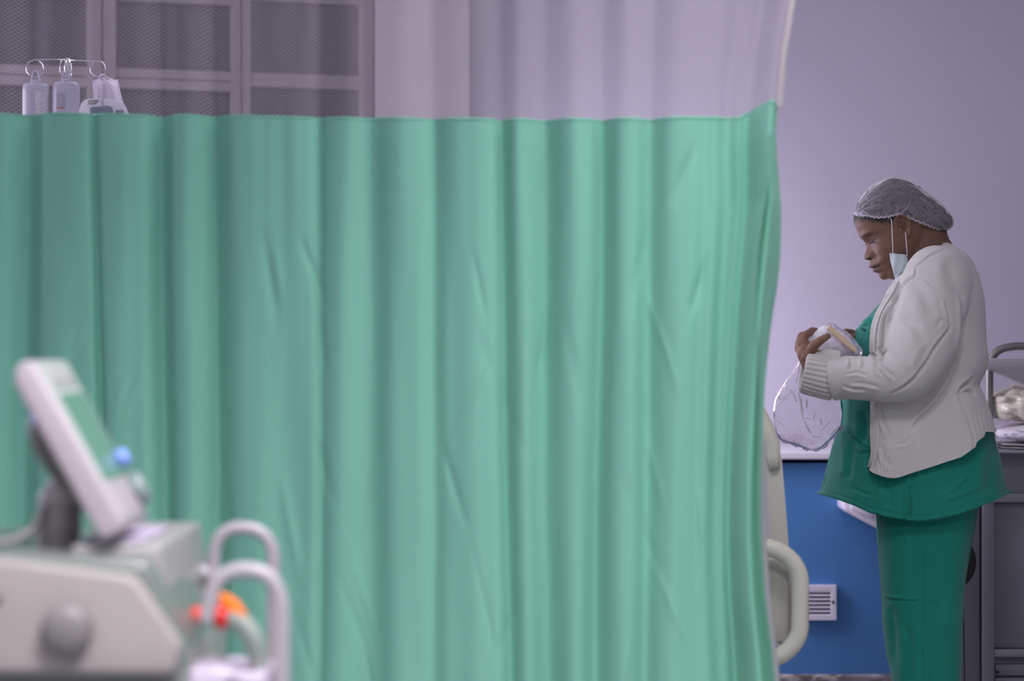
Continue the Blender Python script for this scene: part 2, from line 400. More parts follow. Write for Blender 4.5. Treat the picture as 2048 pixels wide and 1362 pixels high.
# slanting window wall on the left
SL = 0.3166
def WX(x, z, n=0.0):
    """point on the window wall: x, height, n = towards the viewer"""
    y = 7.6 + SL * (x + 0.43); k = math.hypot(1, SL)
    return Vector((x + n * SL / k, y - n / k, z))
def wbox(g, x0, x1, z0, z1, n0, n1, bev=0.0):
    pts = [WX(x0, z0, n0), WX(x1, z0, n0), WX(x1, z1, n0), WX(x0, z1, n0)]
    k = math.hypot(1, SL); return g.prism(pts, (SL / k, -1 / k, 0), n1 - n0, bev, 1)
g = Geo(); wbox(g, -3.0, -0.40, 0, 1.2, -.12, -.02); wbox(g, -3.0, -0.40, 2.58, 2.8, -.12, -.02); wbox(g, -.447, -0.40, 1.2, 2.58, -.12, -.02)
struct('wall_window', g, M['wall'])
g = Geo()
zr = [1.2, 1.463, 1.729, 1.996, 2.262, 2.528]
win = None
cols = [(-3.02, -2.62), (-2.60, -2.115), (-2.095, -1.69), (-1.672, -1.277), (-1.222, -0.858), (-0.828, -0.468)]
for i, z in enumerate(zr):
    if True: wbox(g, -3.0, -0.447, z + 0.003, z + 0.030, 0, .03)
    wbox(g, -3.0, -0.845, z - 0.030, z - 0.003, 0, .03); wbox(g, -3.0, -0.845, z - .003, z + .003, 0, .02)
    wbox(g, -0.845, -0.447, z - 0.012, z + 0.003, 0, .03)
for a, b in zip(cols[:-1], cols[1:]):
    xm = (a[1] + b[0]) / 2
    wbox(g, a[1] - .012, xm - .003, 1.18, 2.55, -.005, .036); wbox(g, xm + .003, b[0] + .012, 1.18, 2.55, -.005, .036); wbox(g, xm - .004, xm + .004, 1.18, 2.55, 0, .022)
wbox(g, -0.480, -0.464, 1.18, 2.55, 0, .034); wbox(g, -0.461, -0.445, 1.18, 2.55, -.005, .04)
win = struct('window_1', g, M['frame'])
for j, (a, b) in enumerate(cols):
    for i in range(5):
        p = Geo(); wbox(p, a - .004, b + .004, zr[i] + .025, zr[i + 1] - .005, -.01, -.002)
        obj('pane', p, M['pane'], win, smooth=False)

# worktop wall with blue front
struct('trim_2', Geo().box((-0.1, 6.8, 0.26), (X1, 7.3, 0.855)), M['blue'])
wt = struct('trim_3', Geo().box((-0.1, 6.765, 0.867), (X1, 7.3, 0.888), 0.004, 2), M['counter'])
struct('baseboard_back', Geo().box((-0.1, 6.78, 0), (X1, 7.3, 0.262), 0.006, 2), M['terrazzo'])

# vent grille on the blue front
vg = thing('vent_grille', P(1638, 1204, 6.8), 'square white slatted vent cover low on the blue wall beside the bed rail', 'vent')
D = 6.8
def vz(py): return CZ - (py - 681) / F * D
def vx(px): return (px - 1024) / F * D
fr = Geo()
bars = [(1586, 1606), (1660, 1671)]
for a, b in bars: fr.box((vx(a), 6.778, vz(1239)), (vx(b), 6.80, vz(1169)), .001, 1)
fr.box((vx(1606), 6.778, vz(1180)), (vx(1660), 6.80, vz(1169)), .001, 1); fr.box((vx(1606), 6.778, vz(1239)), (vx(1660), 6.80, vz(1228)), .001, 1)
obj('frame', fr, M['pump'], vg, smooth=False)
obj('backing', Geo().box((vx(1600), 6.796, vz(1232)), (vx(1662), 6.7995, vz(1175))), M['black'], vg, smooth=False)
for k in range(7):
    y = 1179.5 + k * 7.9
    obj('slat', Geo().box((vx(1604), 6.779, vz(y + 4.0)), (vx(1661), 6.795, vz(y)), .0008, 1), M['pump'], vg, smooth=False)
obj('screw', Geo().lathe([(0.004, 0), (0.004, .002), (.002, .003)], P(1666, 1204, 6.778), (0, -1, 0), 12), M['black'], vg)

# white bracket under the counter
g = Geo(); g.prism([P(1688, 985, 6.66), P(1688, 1020, 6.66), P(1700, 1029, 6.66), P(1762, 1062, 6.66), P(1830, 1062, 6.66), P(1830, 985, 6.66)], (0, 1, 0), 0.14, .006, 2)
g.prism([P(1703, 994, 6.65), P(1703, 1018, 6.65), P(1745, 1040, 6.65), P(1745, 994, 6.65)], (0, 1, 0), 0.02, .003, 2)
tag(obj('wall_bracket', g, M['pump'], smooth='auto'), 'white plastic bracket on the blue wall just under the tunic hem', 'bracket')

# cabinet on the right
cb = thing('cabinet', (1.6, 6.3, 0), 'grey painted metal cabinet with a framed door behind the person', 'cabinet')
DC = 6.25
def cx(px): return (px - 1024) / F * DC
def cz(py): return CZ - (py - 681) / F * DC
obj('body', Geo().box((cx(1916), DC + .03, 0.0), (cx(2420), 6.74, cz(907))), M['grey_cab'], cb, smooth=False)
for pa, pb in ((1965, 1989), (2310, 2340)): obj('door_post', Geo().box((cx(pa), DC, 0.02), (cx(pb), DC + .03, cz(985)), .003, 2), M['grey_cab'], cb, smooth='auto')
obj('top_rail', Geo().box((cx(1965), DC - .002, cz(1005)), (cx(2340), DC + .03, cz(988)), .002, 2), M['grey_cab'], cb, smooth='auto')
obj('side_panel', Geo().box((cx(1918), DC + .008, 0.02), (cx(1960), DC + .03, cz(1000)), .003, 2), M['cab_panel'], cb, smooth='auto')
obj('door', Geo().box((cx(1990), DC + .016, cz(1298)), (cx(2310), DC + .03, cz(1006)), .003, 2), M['cab_panel'], cb, smooth='auto')
obj('middle_rail', Geo().box((cx(1989), DC, cz(1314)), (cx(2310), DC + .03, cz(1299)), .002, 2), M['grey_cab'], cb, smooth='auto')
dr = obj('drawer', Geo().box((cx(1992), DC + .010, cz(1352)), (cx(2308), DC + .03, cz(1330)), .002, 2), M['cab_panel'], cb, smooth='auto')
obj('screw', Geo().lathe([(0.004, 0), (0.004, .003)], P(1995, 1344, DC + .010), (0, -1, 0), 12), M['black'], dr)
obj('drawer', Geo().box((cx(1992), DC + .010, 0.06), (cx(2308), DC + .03, cz(1357)), .002, 2), M['cab_panel'], cb, smooth='auto')
obj('worktop', Geo().box((cx(1912), DC - .02, cz(907)), (cx(2430), 6.75, cz(903)), .002, 2), M['grey_cab'], cb, smooth='auto')

# black disc and its cord
g = Geo(); g.lathe([(.01, 0), (.070, 0), (.077, .006), (.077, .014), (.070, .02), (.01, .02)], P(1891, 1122, 6.15), (-0.2, -1, 0), 48)
bd = obj('round_disc', g, M['black']); bd = tag(bd, 'round black disc showing behind the green trousers in front of the cabinet', 'disc')
obj('hanging_cord', Geo().tube([P(1922, 1170, 6.16), P(1926, 1200, 6.17), P(1928, 1300, 6.2), P(1930, 1400, 6.2), P(1934, 1560, 6.2)], .0019, 8), M['black'], bd)
obj('stand_rod', Geo().tube([P(1891, 1120, 6.17), Vector((P(1891, 1120, 6.17).x, 6.17, 0.01))], .009, 10), M['black'], bd)
obj('stand_foot', Geo().lathe([(.01, .03), (.03, .02), (.11, .012), (.115, 0)], (P(1891, 1120, 6.17).x, 6.14, 0), (0, 0, 1), 32), M['black'], bd)

# steel rack behind/right with tray, cloths, bag
DR = 6.42
rk = thing('steel_rack', (cx(2200), DR, cz(903)), 'grey steel tube rack with a curved top standing on the cabinet', 'rack')
pth = [P(1979, 903, DR), P(1979, 800, DR), P(1979, 745, DR), P(1982, 722, DR), P(1991, 706, DR), P(2006, 697, DR), P(2026, 693, DR), P(2050, 692, DR), P(2200, 692, DR), P(2330, 692, DR), P(2352, 697, DR), P(2364, 712, DR), P(2368, 740, DR), P(2368, 903, DR)]
obj('tube_frame', Geo().tube([Vector(q) for q in smoothpl([tuple(p) for p in pth], 5)], .0105, 16), M['steel'], rk)
obj('cross_rod', Geo().tube([P(1979, 797, DR), P(2010, 794, DR), P(2048, 788, DR), P(2368, 788, DR)], .0032, 10), M['steel'], rk)
g = Geo(); g.prism([P(1965, 717, 6.34), P(1965, 738, 6.34), P(1985, 740, 6.34), P(2060, 772, 6.34), P(2200, 800, 6.34), P(2200, 717, 6.34)], (0, 1, 0), .06, .004, 2)
tag(obj('tray', g, mat('grey white tray', (0.45, 0.40, 0.45), 0.35), smooth='auto'), 'pale plastic tray hung over the steel rack behind the person', 'tray')

def clothheap(x0, x1, y0, y1, zb, zt, seed, ns=6, rough=0.012, freq=16.0):
    """a soft folded lump: closed lump with rounded edges and creased surface"""
    g = Geo(); n = 60; mm = 26; rings = []
    for i in range(mm + 1):
        t = i / mm; ring = []
        e = math.sin(math.pi * min(1, max(0, t))) ** 0.35 if 0 < t < 1 else 0.02
        for k in range(n):
            a = 2 * math.pi * k / n; ca, sa = math.cos(a), math.sin(a)
            q = Vector((x0 + (x1 - x0) * t, (y0 + y1) / 2 + (y1 - y0) / 2 * e * math.copysign(abs(ca) ** .6, ca), (zb + zt) / 2 + (zt - zb) / 2 * e * math.copysign(abs(sa) ** .7, sa)))
            nz = noise.noise(Vector((q.x * freq + seed, q.y * freq, q.z * freq * 2))); nz2 = noise.noise(Vector((q.x * freq * 2.7, q.y * freq * 2 + seed, q.z * freq * 5)))
            q += Vector((0, ca, max(0, sa) if q.z < zb + .01 else sa)) * (abs(nz) * -rough * 2 + rough * .6 + nz2 * rough * .5)
            q.z = max(q.z, zb); ring.append(q)
        rings.append(ring)
    return g.loft(rings)
zt0 = cz(903)
x2 = lambda px: (px - 1024) / F * 6.45
z2 = lambda py: CZ - (py - 681) / F * 6.45
M['grey_cloth'] = mat('grey cloth', (0.36, 0.35, 0.37), 0.9)
def folded(name, x0, x1, y0, y1, zb, zt, layers, m, label):
    """a flat pile of folded layers"""
    g = Geo(); h = (zt - zb) / layers; rnd = random.Random(layers)
    for k in range(layers):
        o = rnd.uniform(-.008, .008)
        g2 = clothheap(x0 + o, x1 + o, y0 + o, y1, zb + k * h, zb + (k + 1) * h - .0008, k * 3.1, rough=.003, freq=10)
        g.add(g2.v, g2.f)
    return tag(obj(name, g, m), label, 'linen')
folded('folded_cloth', x2(1982), x2(2250), 6.30, 6.62, zt0 + .0005, z2(884), 2, M['grey_cloth'], 'crumpled grey cloth lying flat on the cabinet under the white linen')
M['striped'] = mat('white linen with faint blue dashes', (0.66, 0.62, 0.70), 0.85, bump=(200, .2, .001))
nt = M['striped'].node_tree; tcn = nt.nodes.new('ShaderNodeTexCoord'); mpn = nt.nodes.new('ShaderNodeMapping'); mpn.inputs['Scale'].default_value = (9, 25, 60)
nn = nt.nodes.new('ShaderNodeTexNoise'); nn.inputs['Scale'].default_value = 1.5; rr = nt.nodes.new('ShaderNodeValToRGB')
rr.color_ramp.elements[0].position = .60; rr.color_ramp.elements[0].color = (.66, .62, .70, 1); rr.color_ramp.elements[1].position = .66; rr.color_ramp.elements[1].color = (.33, .33, .50, 1)
nt.links.new(tcn.outputs['Object'], mpn.inputs[0]); nt.links.new(mpn.outputs[0], nn.inputs[0]); nt.links.new(nn.outputs[0], rr.inputs[0]); nt.links.new(rr.outputs[0], nt.nodes['Principled BSDF'].inputs['Base Color'])
folded('folded_sheet', x2(1984), x2(2240), 6.30, 6.60, z2(883.5), z2(846), 1, M['striped'], 'folded white sheet with faint blue dashes stacked on the grey cloth')
g = clothheap(x2(1978), x2(2180), 6.34, 6.58, z2(846), z2(775), 4.4, rough=.016, freq=22)
tag(obj('crumpled_bag', g, M['cream_bag']), 'crumpled cream plastic bag on top of the folded white sheet', 'bag')

# ceiling lamps (housing + diffuser)
for x, y, _, _, wh in LAMPS:
    t = thing('ceiling_lamp', (x, y, 2.8), 'white ceiling lamp with glowing diffuser, the one ' + wh, 'lamp')
    obj('housing', Geo().box((x - .62, y - .3, 2.73), (x + .62, y + .3, 2.8), .01, 2), M['ceiling'], t, smooth=False)
    obj('diffuser', Geo().box((x - .6, y - .28, 2.72), (x + .6, y + .28, 2.73), .004, 1), M['lens'], t, smooth=False)

# unseen lamp, added behind the curtain to brighten back wall and person
el = thing('added_lamp', (-.06, 6.45, 0), 'added white lamp on a stand behind the green curtain, brightening the wall', 'lamp')
dv = (Vector((1.5, 6.98, .98)) - Vector((.02, 6.50, 1.32))).normalized(); lc = Vector((.02, 6.50, 1.32)) - dv * .03
obj('shade', Geo().lathe([(.03, -.10), (.12, -.07), (.24, -.01), (.25, .0), (.24, .004)], lc, dv, 36), M['pump'], el)
obj('lamp_face', Geo().lathe([(.002, .006), (.235, .006), (.235, .010), (.002, .010)], lc, dv, 36), M['lens'], el)
obj('pole', Geo().tube([Vector((-.09, 6.455, .03)), Vector((-.09, 6.455, 1.36)), lc - dv * .09], .012, 12), M['chrome'], el)
obj('base', Geo().lathe([(.02, .05), (.05, .04), (.20, .02), (.21, 0)], (-.09, 6.455, 0), (0, 0, 1), 32), M['vent_grey'], el)

# ------------------------------------------------------------------ hospital bed behind the curtain edge
bed = thing('hospital_bed', (-.4, 5.4, 0), 'cream hospital bed half hidden by the curtain edge, ring-shaped side rail and upright headboard', 'bed')
def bedx(px, d): return (px - 1024) / F * d
# side rail: rounded ring in the XZ plane
DB = 4.98
def ring_path(x0, x1, z0, z1, r, n=8, bulge=0.0):
    pts = []
    for cxx, czz, a0 in ((x1 - r, z1 - r, 0), (x0 + r, z1 - r, 90), (x0 + r, z0 + r, 180), (x1 - r, z0 + r, 270)):
        for k in range(n + 1):
            a = math.radians(a0 + 90 * k / n); pts.append(Vector((cxx + r * math.cos(a), DB, czz + r * math.sin(a))))
    return pts
cxr = (1602 - 1024) / F * DB
rp = ring_path(cxr - 0.42, cxr, CZ - (1320 - 681) / F * DB, CZ - (1095 - 681) / F * DB, .068)
# the outer side bows gently
for p in rp:
    if p.x > cxr - .1:
        zc = (rp[0].z + rp[-1].z) / 2; p.x -= 0.10 * ((p.z - zc) ** 2) / 0.12 * 0.9
ro = []
obj('side_rail', Geo().tube(rp, .0185, 18, closed=True, flat=(1.0, 1.0)), M['bed'], bed)
g = Geo(); zc0 = CZ - (1283 - 681) / F * 5.05; zc1 = CZ - (1112 - 681) / F * 5.05
g.box((bedx(1250, 5.03), 5.02, zc0), (bedx(1577, 5.03), 5.035, zc1), .006, 2)
obj('rail_panel', g, M['bed_panel'], bed)
for pa in (1470, 1290): obj('rail_bracket', Geo().box((bedx(pa, 5.0), 4.985, .42), (bedx(pa + 20, 5.0), 5.02, .60), .004, 2), M['vent_grey'], bed, smooth='auto')
# headboard: tilted plate
hb = []
yy0, yy1 = 5.04, 5.86
def hbx(z): return 0.592 - 0.075 * max(0, z - .57) - .42 * max(0, z - .97)
outl = [(yy0, .56), (yy0, .80), (yy0 + .01, .97), (yy0 + .05, 1.06), (yy0 + .14, 1.115), (5.45, 1.135), (yy1 - .14, 1.115), (yy1 - .05, 1.06), (yy1 - .01, .97), (yy1, .8), (yy1, .56)]
ol = smoothpl(outl, 6)
g = Geo(); vsA = [Vector((hbx(q[1]), q[0], q[1])) for q in ol]; vsB = [v - Vector((.035, 0, 0)) for v in vsA]
# strips across in horizontal rows so the tilt follows
rowsz = np.linspace(.56, 1.133, 20)
def ext(z):
    ys = [(q[0]) for q in ol if q[1] >= z - 1e-6]
    return min(ys) if ys else 5.45, max(ys) if ys else 5.45
rings = []
for z in rowsz:
    a, b = ext(z); x = hbx(z); ring = []
    for yq in np.linspace(a, b, 14): ring.append(Vector((x, yq, z)))
    for yq in np.linspace(b, a, 14): ring.append(Vector((x - .035, yq, z)))
    rings.append(ring)
g.loft(rings)
obj('headboard', g, M['bed_panel'], bed, smooth='auto')
# cream grip rim round the top edge of the headboard
gp = [Vector((hbx(q[1]) - .018, q[0], q[1] + .012)) for q in ol if q[1] > .90]
obj('headboard_grip', Geo().tube(gp, [.0215 * min(1, .55 + .12 * min(i, len(gp) - 1 - i)) for i in range(len(gp))], 14), M['bed'], bed)
obj('headboard_seam', Geo().tube([Vector((hbx(z) - .037, 5.22, z)) for z in np.linspace(.6, .93, 8)], .003, 8), M['bed'], bed)
obj('bed_frame', Geo().box((-1.5, 5.05, .34), (.52, 5.86, .42), .01, 2), M['bed_panel'], bed, smooth='auto')
obj('mattress', Geo().box((-1.42, 5.07, .421), (.46, 5.84, .56), .03, 3), M['mattress'], bed, smooth='auto')
for sx in (-1.35, .38):
    for sy in (5.13, 5.78):
        lg = obj('leg', Geo().box((sx - .025, sy - .025, .1), (sx + .025, sy + .025, .34), .004, 1), M['vent_grey'], bed, smooth=False)
        obj('caster', Geo().lathe([(.01, -.015), (.045, -.015), (.05, -.008), (.05, .008), (.045, .015), (.01, .015)], (sx, sy, .05), (0, 1, 0), 24), M['black'], lg)

# ------------------------------------------------------------------ IV stand, bottles, pump (behind curtain)
DI = 6.0
def I(px, py, dd=0.0): return P(px, py, DI + dd)
iv = thing('iv_stand', (I(131, 0).x, DI, 0), 'chrome infusion stand with looped wire hooks above the curtain top', 'stand')
xp = I(131, 0).x
obj('pole', Geo().tube([Vector((xp, DI + .06, .06)), Vector((xp, DI + .06, I(0, 160).z)), ], .009, 14), M['chrome'], iv)
def hook(c, r, a0, a1, tail, n=26, plane='x'):
    pts = [Vector(t) for t in tail]
    for k in range(n + 1):
        a = math.radians(a0 + (a1 - a0) * k / n)
        e = Vector((1, 0, 0)) if plane == 'x' else Vector((.22, 1, 0)).normalized()
        pts.append(c + e * (r[0] * math.cos(a)) + Vector((0, 0, 1)) * (r[1] * math.sin(a)))
    return pts
s_ = DI / F
h1 = hook(I(70, 137), (17.5 * s_, 17 * s_), 95, 420, [I(133, 119.5), I(100, 119)])
obj('hook', Geo().tube(h1, .0015, 8), M['chrome'], iv)
h2 = hook(I(196, 138), (15.5 * s_, 16 * s_), 88, -240, [I(133, 119.5), I(165, 121.5), I(185, 122.3)])
obj('hook', Geo().tube(h2, .0015, 8), M['chrome'], iv)
for sg, xo in ((1, 127), (-1, 137)):
    h3 = hook(I(xo, 137, sg * .02), (17 * s_, 18 * s_), 100, 400, [I(131, 119.5)], plane='y')
    obj('hook', Geo().tube(h3, .0018, 8), M['chrome'], iv)
obj('hub', Geo().lathe([(.004, .005), (.010, 0), (.010, -.02), (.006, -.045)], I(131, 117, .0) + Vector((0, .03, 0)), (0, 0, 1), 16), M['chrome'], iv)
g = Geo()
for k in range(5):
    a = 2 * math.pi * k / 5; g.tube([Vector((xp, DI + .06, .08)), Vector((xp + .28 * math.cos(a), DI + .06 + .28 * math.sin(a), .055))], .012, 10)
obj('base', g, M['chrome'], iv)
for k in range(5):
    a = 2 * math.pi * k / 5
    obj('caster', Geo().ball(Vector((xp + .28 * math.cos(a), DI + .06 + .28 * math.sin(a), .03)), .028), M['black'], iv)

def bottle(name, px, pyt, w_, h_, label, lab, seed):
    c = I(px, pyt); hw = w_ / 2 * s_; H = h_ * s_
    t = thing(name, (c.x, c.y, c.z - H), label, 'bottle')
    rings = []
    prof = [(0.0, .45), (.006, .74), (.02, .90), (.05, .98), (.12, 1.0), (.5, 1.0), (.8, .98), (.93, .9), (.98, .7), (1.0, .3)]
    for q, k in prof:
        rings.append([c + Vector((hw * k * math.copysign(abs(math.cos(a)) ** .75, math.cos(a)) + seed * .012 * q, hw * .62 * k * math.copysign(abs(math.sin(a)) ** .8, math.sin(a)), -H * q)) for a in np.linspace(0, 2 * math.pi, 37)[:-1]])
    b = obj('body', Geo().loft(rings), M['bottle'], t); fixnormals(b)
    r = Geo(); top = c + Vector((0, 0, .001))
    pts = [top + Vector((-.011, 0, 0)), top + Vector((-.008, 0, .016)), top + Vector((-.006, 0, .024)), top + Vector((0, 0, .029)), top + Vector((.006, 0, .024)), top + Vector((.008, 0, .016)), top + Vector((.011, 0, 0))]
    r.tube([Vector(q) for q in smoothpl([tuple(p) for p in pts], 4)], .0032, 8); r.ball(top + Vector((0, 0, .001)), (.013, .008, .006))
    obj('hanger', r, M['bottle'], t)
    x0, x1, y0, y1, m, band = lab
    lf = Geo(); n = 8
    def lp(u, v, off=.0012):
        x = c.x + (u * 2 - 1) * hw; z = c.z - H * v
        cc = min(.999, abs(u * 2 - 1)); yy = c.y - hw * .62 * (1 - cc ** (2 / .75 * 1.0)) ** (.4) - off
        return Vector((x + seed * .012 * v, yy, z))
    A = [[lp(x0 + (x1 - x0) * i / n, y0 + (y1 - y0) * j / 4 + .01 * (i / n), .0012) for i in range(n + 1)] for j in range(5)]
    B = [[p + Vector((0, .0010, 0)) for p in rr_] for rr_ in A]
    lf.loft(A, cap=False, wrap=False); obj('label', lf, m, t)
    if band:
        A = [[lp(x0 + (x1 - x0) * i / n, v, .0014) for i in range(n + 1)] for v in band]
        obj('label_band', Geo().loft(A, cap=False, wrap=False), M['brown'], t)
    return t
bottle('infusion_bottle', 72, 166, 54, 150, 'milky infusion bottle with a white printed label hanging from the end hook', (.53, .97, .11, .75, M['label'], None), 0)
bottle('infusion_bottle', 133, 163, 55, 150, 'milky infusion bottle with a grey label and brown band on the middle hook', (.22, .50, .16, .345, M['labeld'], (.345, .38)), -.35)
# third bag: wrinkled white pouch
g = Geo(); rings = []
for j in range(30):
    t = j / 29; py = 157 + t * 120
    xl = np.interp(py, [157, 200, 277], [184, 187, 190]); xr = np.interp(py, [157, 170, 200, 230, 277], [236, 238, 245, 256, 264]); th = .006 + .018 * math.sin(math.pi * min(1, t * .8 + .05))
    if t < .04 or t > .97: th = .003
    ring = []
    for k in range(44):
        a = 2 * math.pi * k / 44; ca, sa = math.cos(a), math.sin(a)
        u = .5 + .5 * ca; fold = .010 * math.exp(-((u - .72) / .1) ** 2) * (-1) + .004 * math.sin(u * 19 + t * 4)
        ring.append(I(xl + (xr - xl) * u, py + (4 * math.sin(u * 9) if t < .1 else 0), .05 - th * sa * 1.0 + fold * (1 if sa > 0 else 0)))
    rings.append(ring)
g.loft(rings)
pc = thing('infusion_pouch', tuple(I(215, 277, .05)), 'creased white infusion pouch hanging beside the pump', 'pouch')
b = obj('body', g, M['bag_white'], pc); fixnormals(b)
obj('hanger', Geo().tube([Vector(q) for q in smoothpl([tuple(I(*q)) for q in ((203, 160, .02), (200, 153, .0), (207, 150, .0), (214, 158, .02))], 5)], .0028, 8), M['bag_white'], pc)
g = Geo(); g.loft([[I(a, y, .008) for a in (190, 200, 208)] for y in (168, 171)], cap=False, wrap=False); g.loft([[I(a, y, .008) for a in (192, 200, 206)] for y in (174, 176)], cap=False, wrap=False)

# pump
DPm = 5.93
def Q(px, py, dd=0): return P(px, py, DPm + dd)
pm = thing('infusion_pump', tuple(Q(205, 330)), 'white infusion pump with dark display clamped to the stand, top showing over the curtain', 'pump')
top = [(157, 234), (158, 222), (161, 210), (166, 202), (174, 198), (200, 197), (225, 200), (238, 203), (246, 209), (250, 220), (255, 236), (262, 330), (157, 330)]
obj('casing', Geo().prism([Q(*q) for q in reversed(smoothpl(top, 3)[:-1])], (0, 1, 0), .045, .002, 2), M['pump'], pm, smooth='auto')
obj('grey_grip', Geo().prism([Q(a, b, -.003) for a, b in [(176, 200), (176, 208), (182, 209), (190, 208), (195, 203), (196, 199)]], (0, 1, 0), .006, .0005, 1), M['vent_grey'], pm, smooth='auto')
obj('display', Geo().prism([Q(a, b, -.004) for a, b in [(180, 216), (180, 300), (224, 300), (223, 216), (218, 214), (200, 213), (184, 214)]], (0, 1, 0), .006, .0005, 1), M['pump_screen'], pm, smooth='auto')
obj('display_readout', Geo().prism([Q(a, b, -.0055) for a, b in [(183, 228), (183, 240), (214, 240), (214, 228)]], (0, 1, 0), .003), M['pump_lit'], pm, smooth=False)
obj('display', Geo().prism([Q(a, b, -.004) for a, b in [(231, 220), (231, 300), (249, 300), (247, 220)]], (0, 1, 0), .006, .0005, 1), M['pump_screen'], pm, smooth='auto')
obj('seam', Geo().tube([Q(205, 197, -.001), Q(205, 211, -.001), Q(216, 212, -.001), Q(223, 215, -.001), Q(226, 224, -.001), Q(227, 300, -.001)], .0008, 6), M['black'], pm)
obj('clamp', Geo().box((Q(131, 0).x - .02, 5.94, Q(0, 300).z - .03), (Q(165, 0).x, 6.08, Q(0, 300).z + .02), .004, 2), M['vent_grey'], pm, smooth='auto')

# ------------------------------------------------------------------ privacy curtain
cur = thing('privacy_curtain', (-.3, 4.4, .15), 'green hospital privacy curtain with white net top, drawn across the bed', 'curtain')
FOLDS = [  # (x at z=1.5, x at z=0.6, width px, depth m: + = away from viewer, sharpness)
    (-120, -110, 26, .030), (52, 36, 26, .030), (118, 120, 34, -.012), (192, 212, 7, .012), (232, 235, 30, -.010), (322, 332, 17, .026), (372, 385, 22, -.012),
    (430, 432, 15, .020), (505, 510, 45, -.010), (640, 642, 10, .010), (690, 680, 22, -.008), (745, 742, 22, .010), (800, 800, 30, -.008),
    (868, 870, 14, .010), (935, 940, 34, -.008), (1006, 1022, 12, .020), (1040, 1056, 20, -.006), (1092, 1096, 20, .020), (1140, 1150, 24, -.010), (1205, 1195, 16, .022), (1250, 1248, 24, -.008),
    (1305, 1290, 16, .016), (1350, 1345, 24, -.010), (1412, 1400, 14, .010), (1462, 1450, 22, .026), (1500, 1480, 12, .034), (1532, 1512, 14, -.030)]
rnd = random.Random(5)
def ztop(s):   # seam between cotton and net
    d = cd(s); y = np.interp(s, [-400, 0, 400, 800, 1100, 1300, 1480, 1500, 1530, 1600], [226, 229, 234, 240, 241, 240, 234, 222, 209, 207])
    return CZ - (y - 681) / F * d
def cd(s): return 4.72 - 0.36 * (s / 1540.0)
def edge(z):   # right edge of the curtain in px of its own plane
    return np.interp(z, [.1, .62, .74, .85, .95, 1.05, 1.15, 1.25, 1.45, 1.56, 1.60, 1.72, 1.82, 2.6], [1600, 1548, 1532, 1524, 1523, 1526, 1530, 1535, 1553, 1549, 1551, 1562, 1580, 1600])
def CP(s, z, extra=0.0):
    d0 = cd(s); off = 0.0
    tz = min(1.4, max(-.6, (1.5 - z) / .9))
    for a, b, wd, dep in FOLDS:
        wd = wd * 1.3; dep = dep * 1.7
        x = a + (b - a) * tz + 5 * noise.noise(Vector((a * .1, z * 1.6, 0)))
        if abs(s - x) < 4 * wd:
            k = .65 + .5 * noise.noise(Vector((a * .07 + 5, z * 1.1, 0))) + .25
            off += dep * k * math.exp(-((s - x) / wd) ** 2)
    off += .012 * noise.noise(Vector((s * .010, z * 1.1, 3))) + .0045 * noise.noise(Vector((s * .028, z * 2.6, 7)))
    # soft diagonal creases
    for (ax, az, bx, bz, wd, dp) in CREASES:
        t = ((s - ax) * (bx - ax) / 900 ** 2 + (z - az) * (bz - az)) / (((bx - ax) / 900) ** 2 + (bz - az) ** 2)
        t = min(1, max(0, t)); ds = math.hypot((s - ax - t * (bx - ax)) / 900, z - az - t * (bz - az))
        if ds < wd * 3: off += dp * math.exp(-(ds / wd) ** 2) * math.sin(math.pi * min(1, max(0, t * .9 + .05)))
    q = min(1, max(0, (s - 1300) / 250.0)); q = q * q * (3 - 2 * q)
    ss = s + (float(edge(z)) - 1550) * q
    d = d0 + off + extra
    return Vector(((ss - 1024) / F * d0, d, z))
CREASES = []
for k in range(46):
    ax = rnd.uniform(150, 1450); az = rnd.uniform(.5, 1.45); L = rnd.uniform(.08, .28); an = rnd.choice([1, -1]) * rnd.uniform(.1, .5)
    CREASES.append((ax, az, ax + math.sin(an) * L * 900, az - math.cos(an) * L, rnd.uniform(.006, .012), rnd.choice([1, -1]) * rnd.uniform(.002, .0045)))
for (p, q) in (((640, 640), (655, 760)), ((632, 880), (668, 1010)), ((600, 470), (650, 600)), ((330, 540), (345, 700)), ((1095, 640), (1075, 760)), ((1390, 300), (1340, 420)), ((1420, 520), (1380, 640))):
    CREASES.append((p[0], CZ - (p[1] - 681) / F * 4.5, q[0], CZ - (q[1] - 681) / F * 4.5, .009, .006))
NS = 620
sv = np.linspace(-330, 1550, NS)
rings = []
tops = [float(ztop(s)) for s in sv]
NZ = 190
for j in range(NZ):
    t = j / (NZ - 1); rings.append([CP(s, tops[i] + (0.14 - tops[i]) * t) for i, s in enumerate(sv)])
obj('cotton_panel', Geo().loft(rings, cap=False, wrap=False), M['curtain'], cur)
# seam tape between cotton and net
rings = [[CP(s, tops[i] + dz, dy) for i, s in enumerate(sv)] for dz, dy in ((-.001, -.0005), (.0, -.001), (.003, -.001), (.004, 0.0))]
obj('seam_tape', Geo().loft(rings, cap=False, wrap=False), M['curtain'], cur)
# net
def netmesh():
    ss = sv[::3]; tt = tops[::3]; rows = 60; vs = []; uvs = []
    for j in range(rows):
        t = j / (rows - 1)
        for i, s in enumerate(ss):
            z = tt[i] + (2.62 - tt[i]) * t; p = CP(s, z); vs.append(p); uvs.append(((s - 0) / F * 4.45, z))
    n = len(ss); fs = [(j * n + i, j * n + i + 1, (j + 1) * n + i + 1, (j + 1) * n + i) for j in range(rows - 1) for i in range(n - 1)]
    g = Geo().add(vs, fs); o = obj('net_panel', g, M['net'], cur)
    ul = o.data.uv_layers.new(name='UVMap')
    for l in o.data.loops: ul.data[l.index].uv = uvs[l.vertex_index]
netmesh()
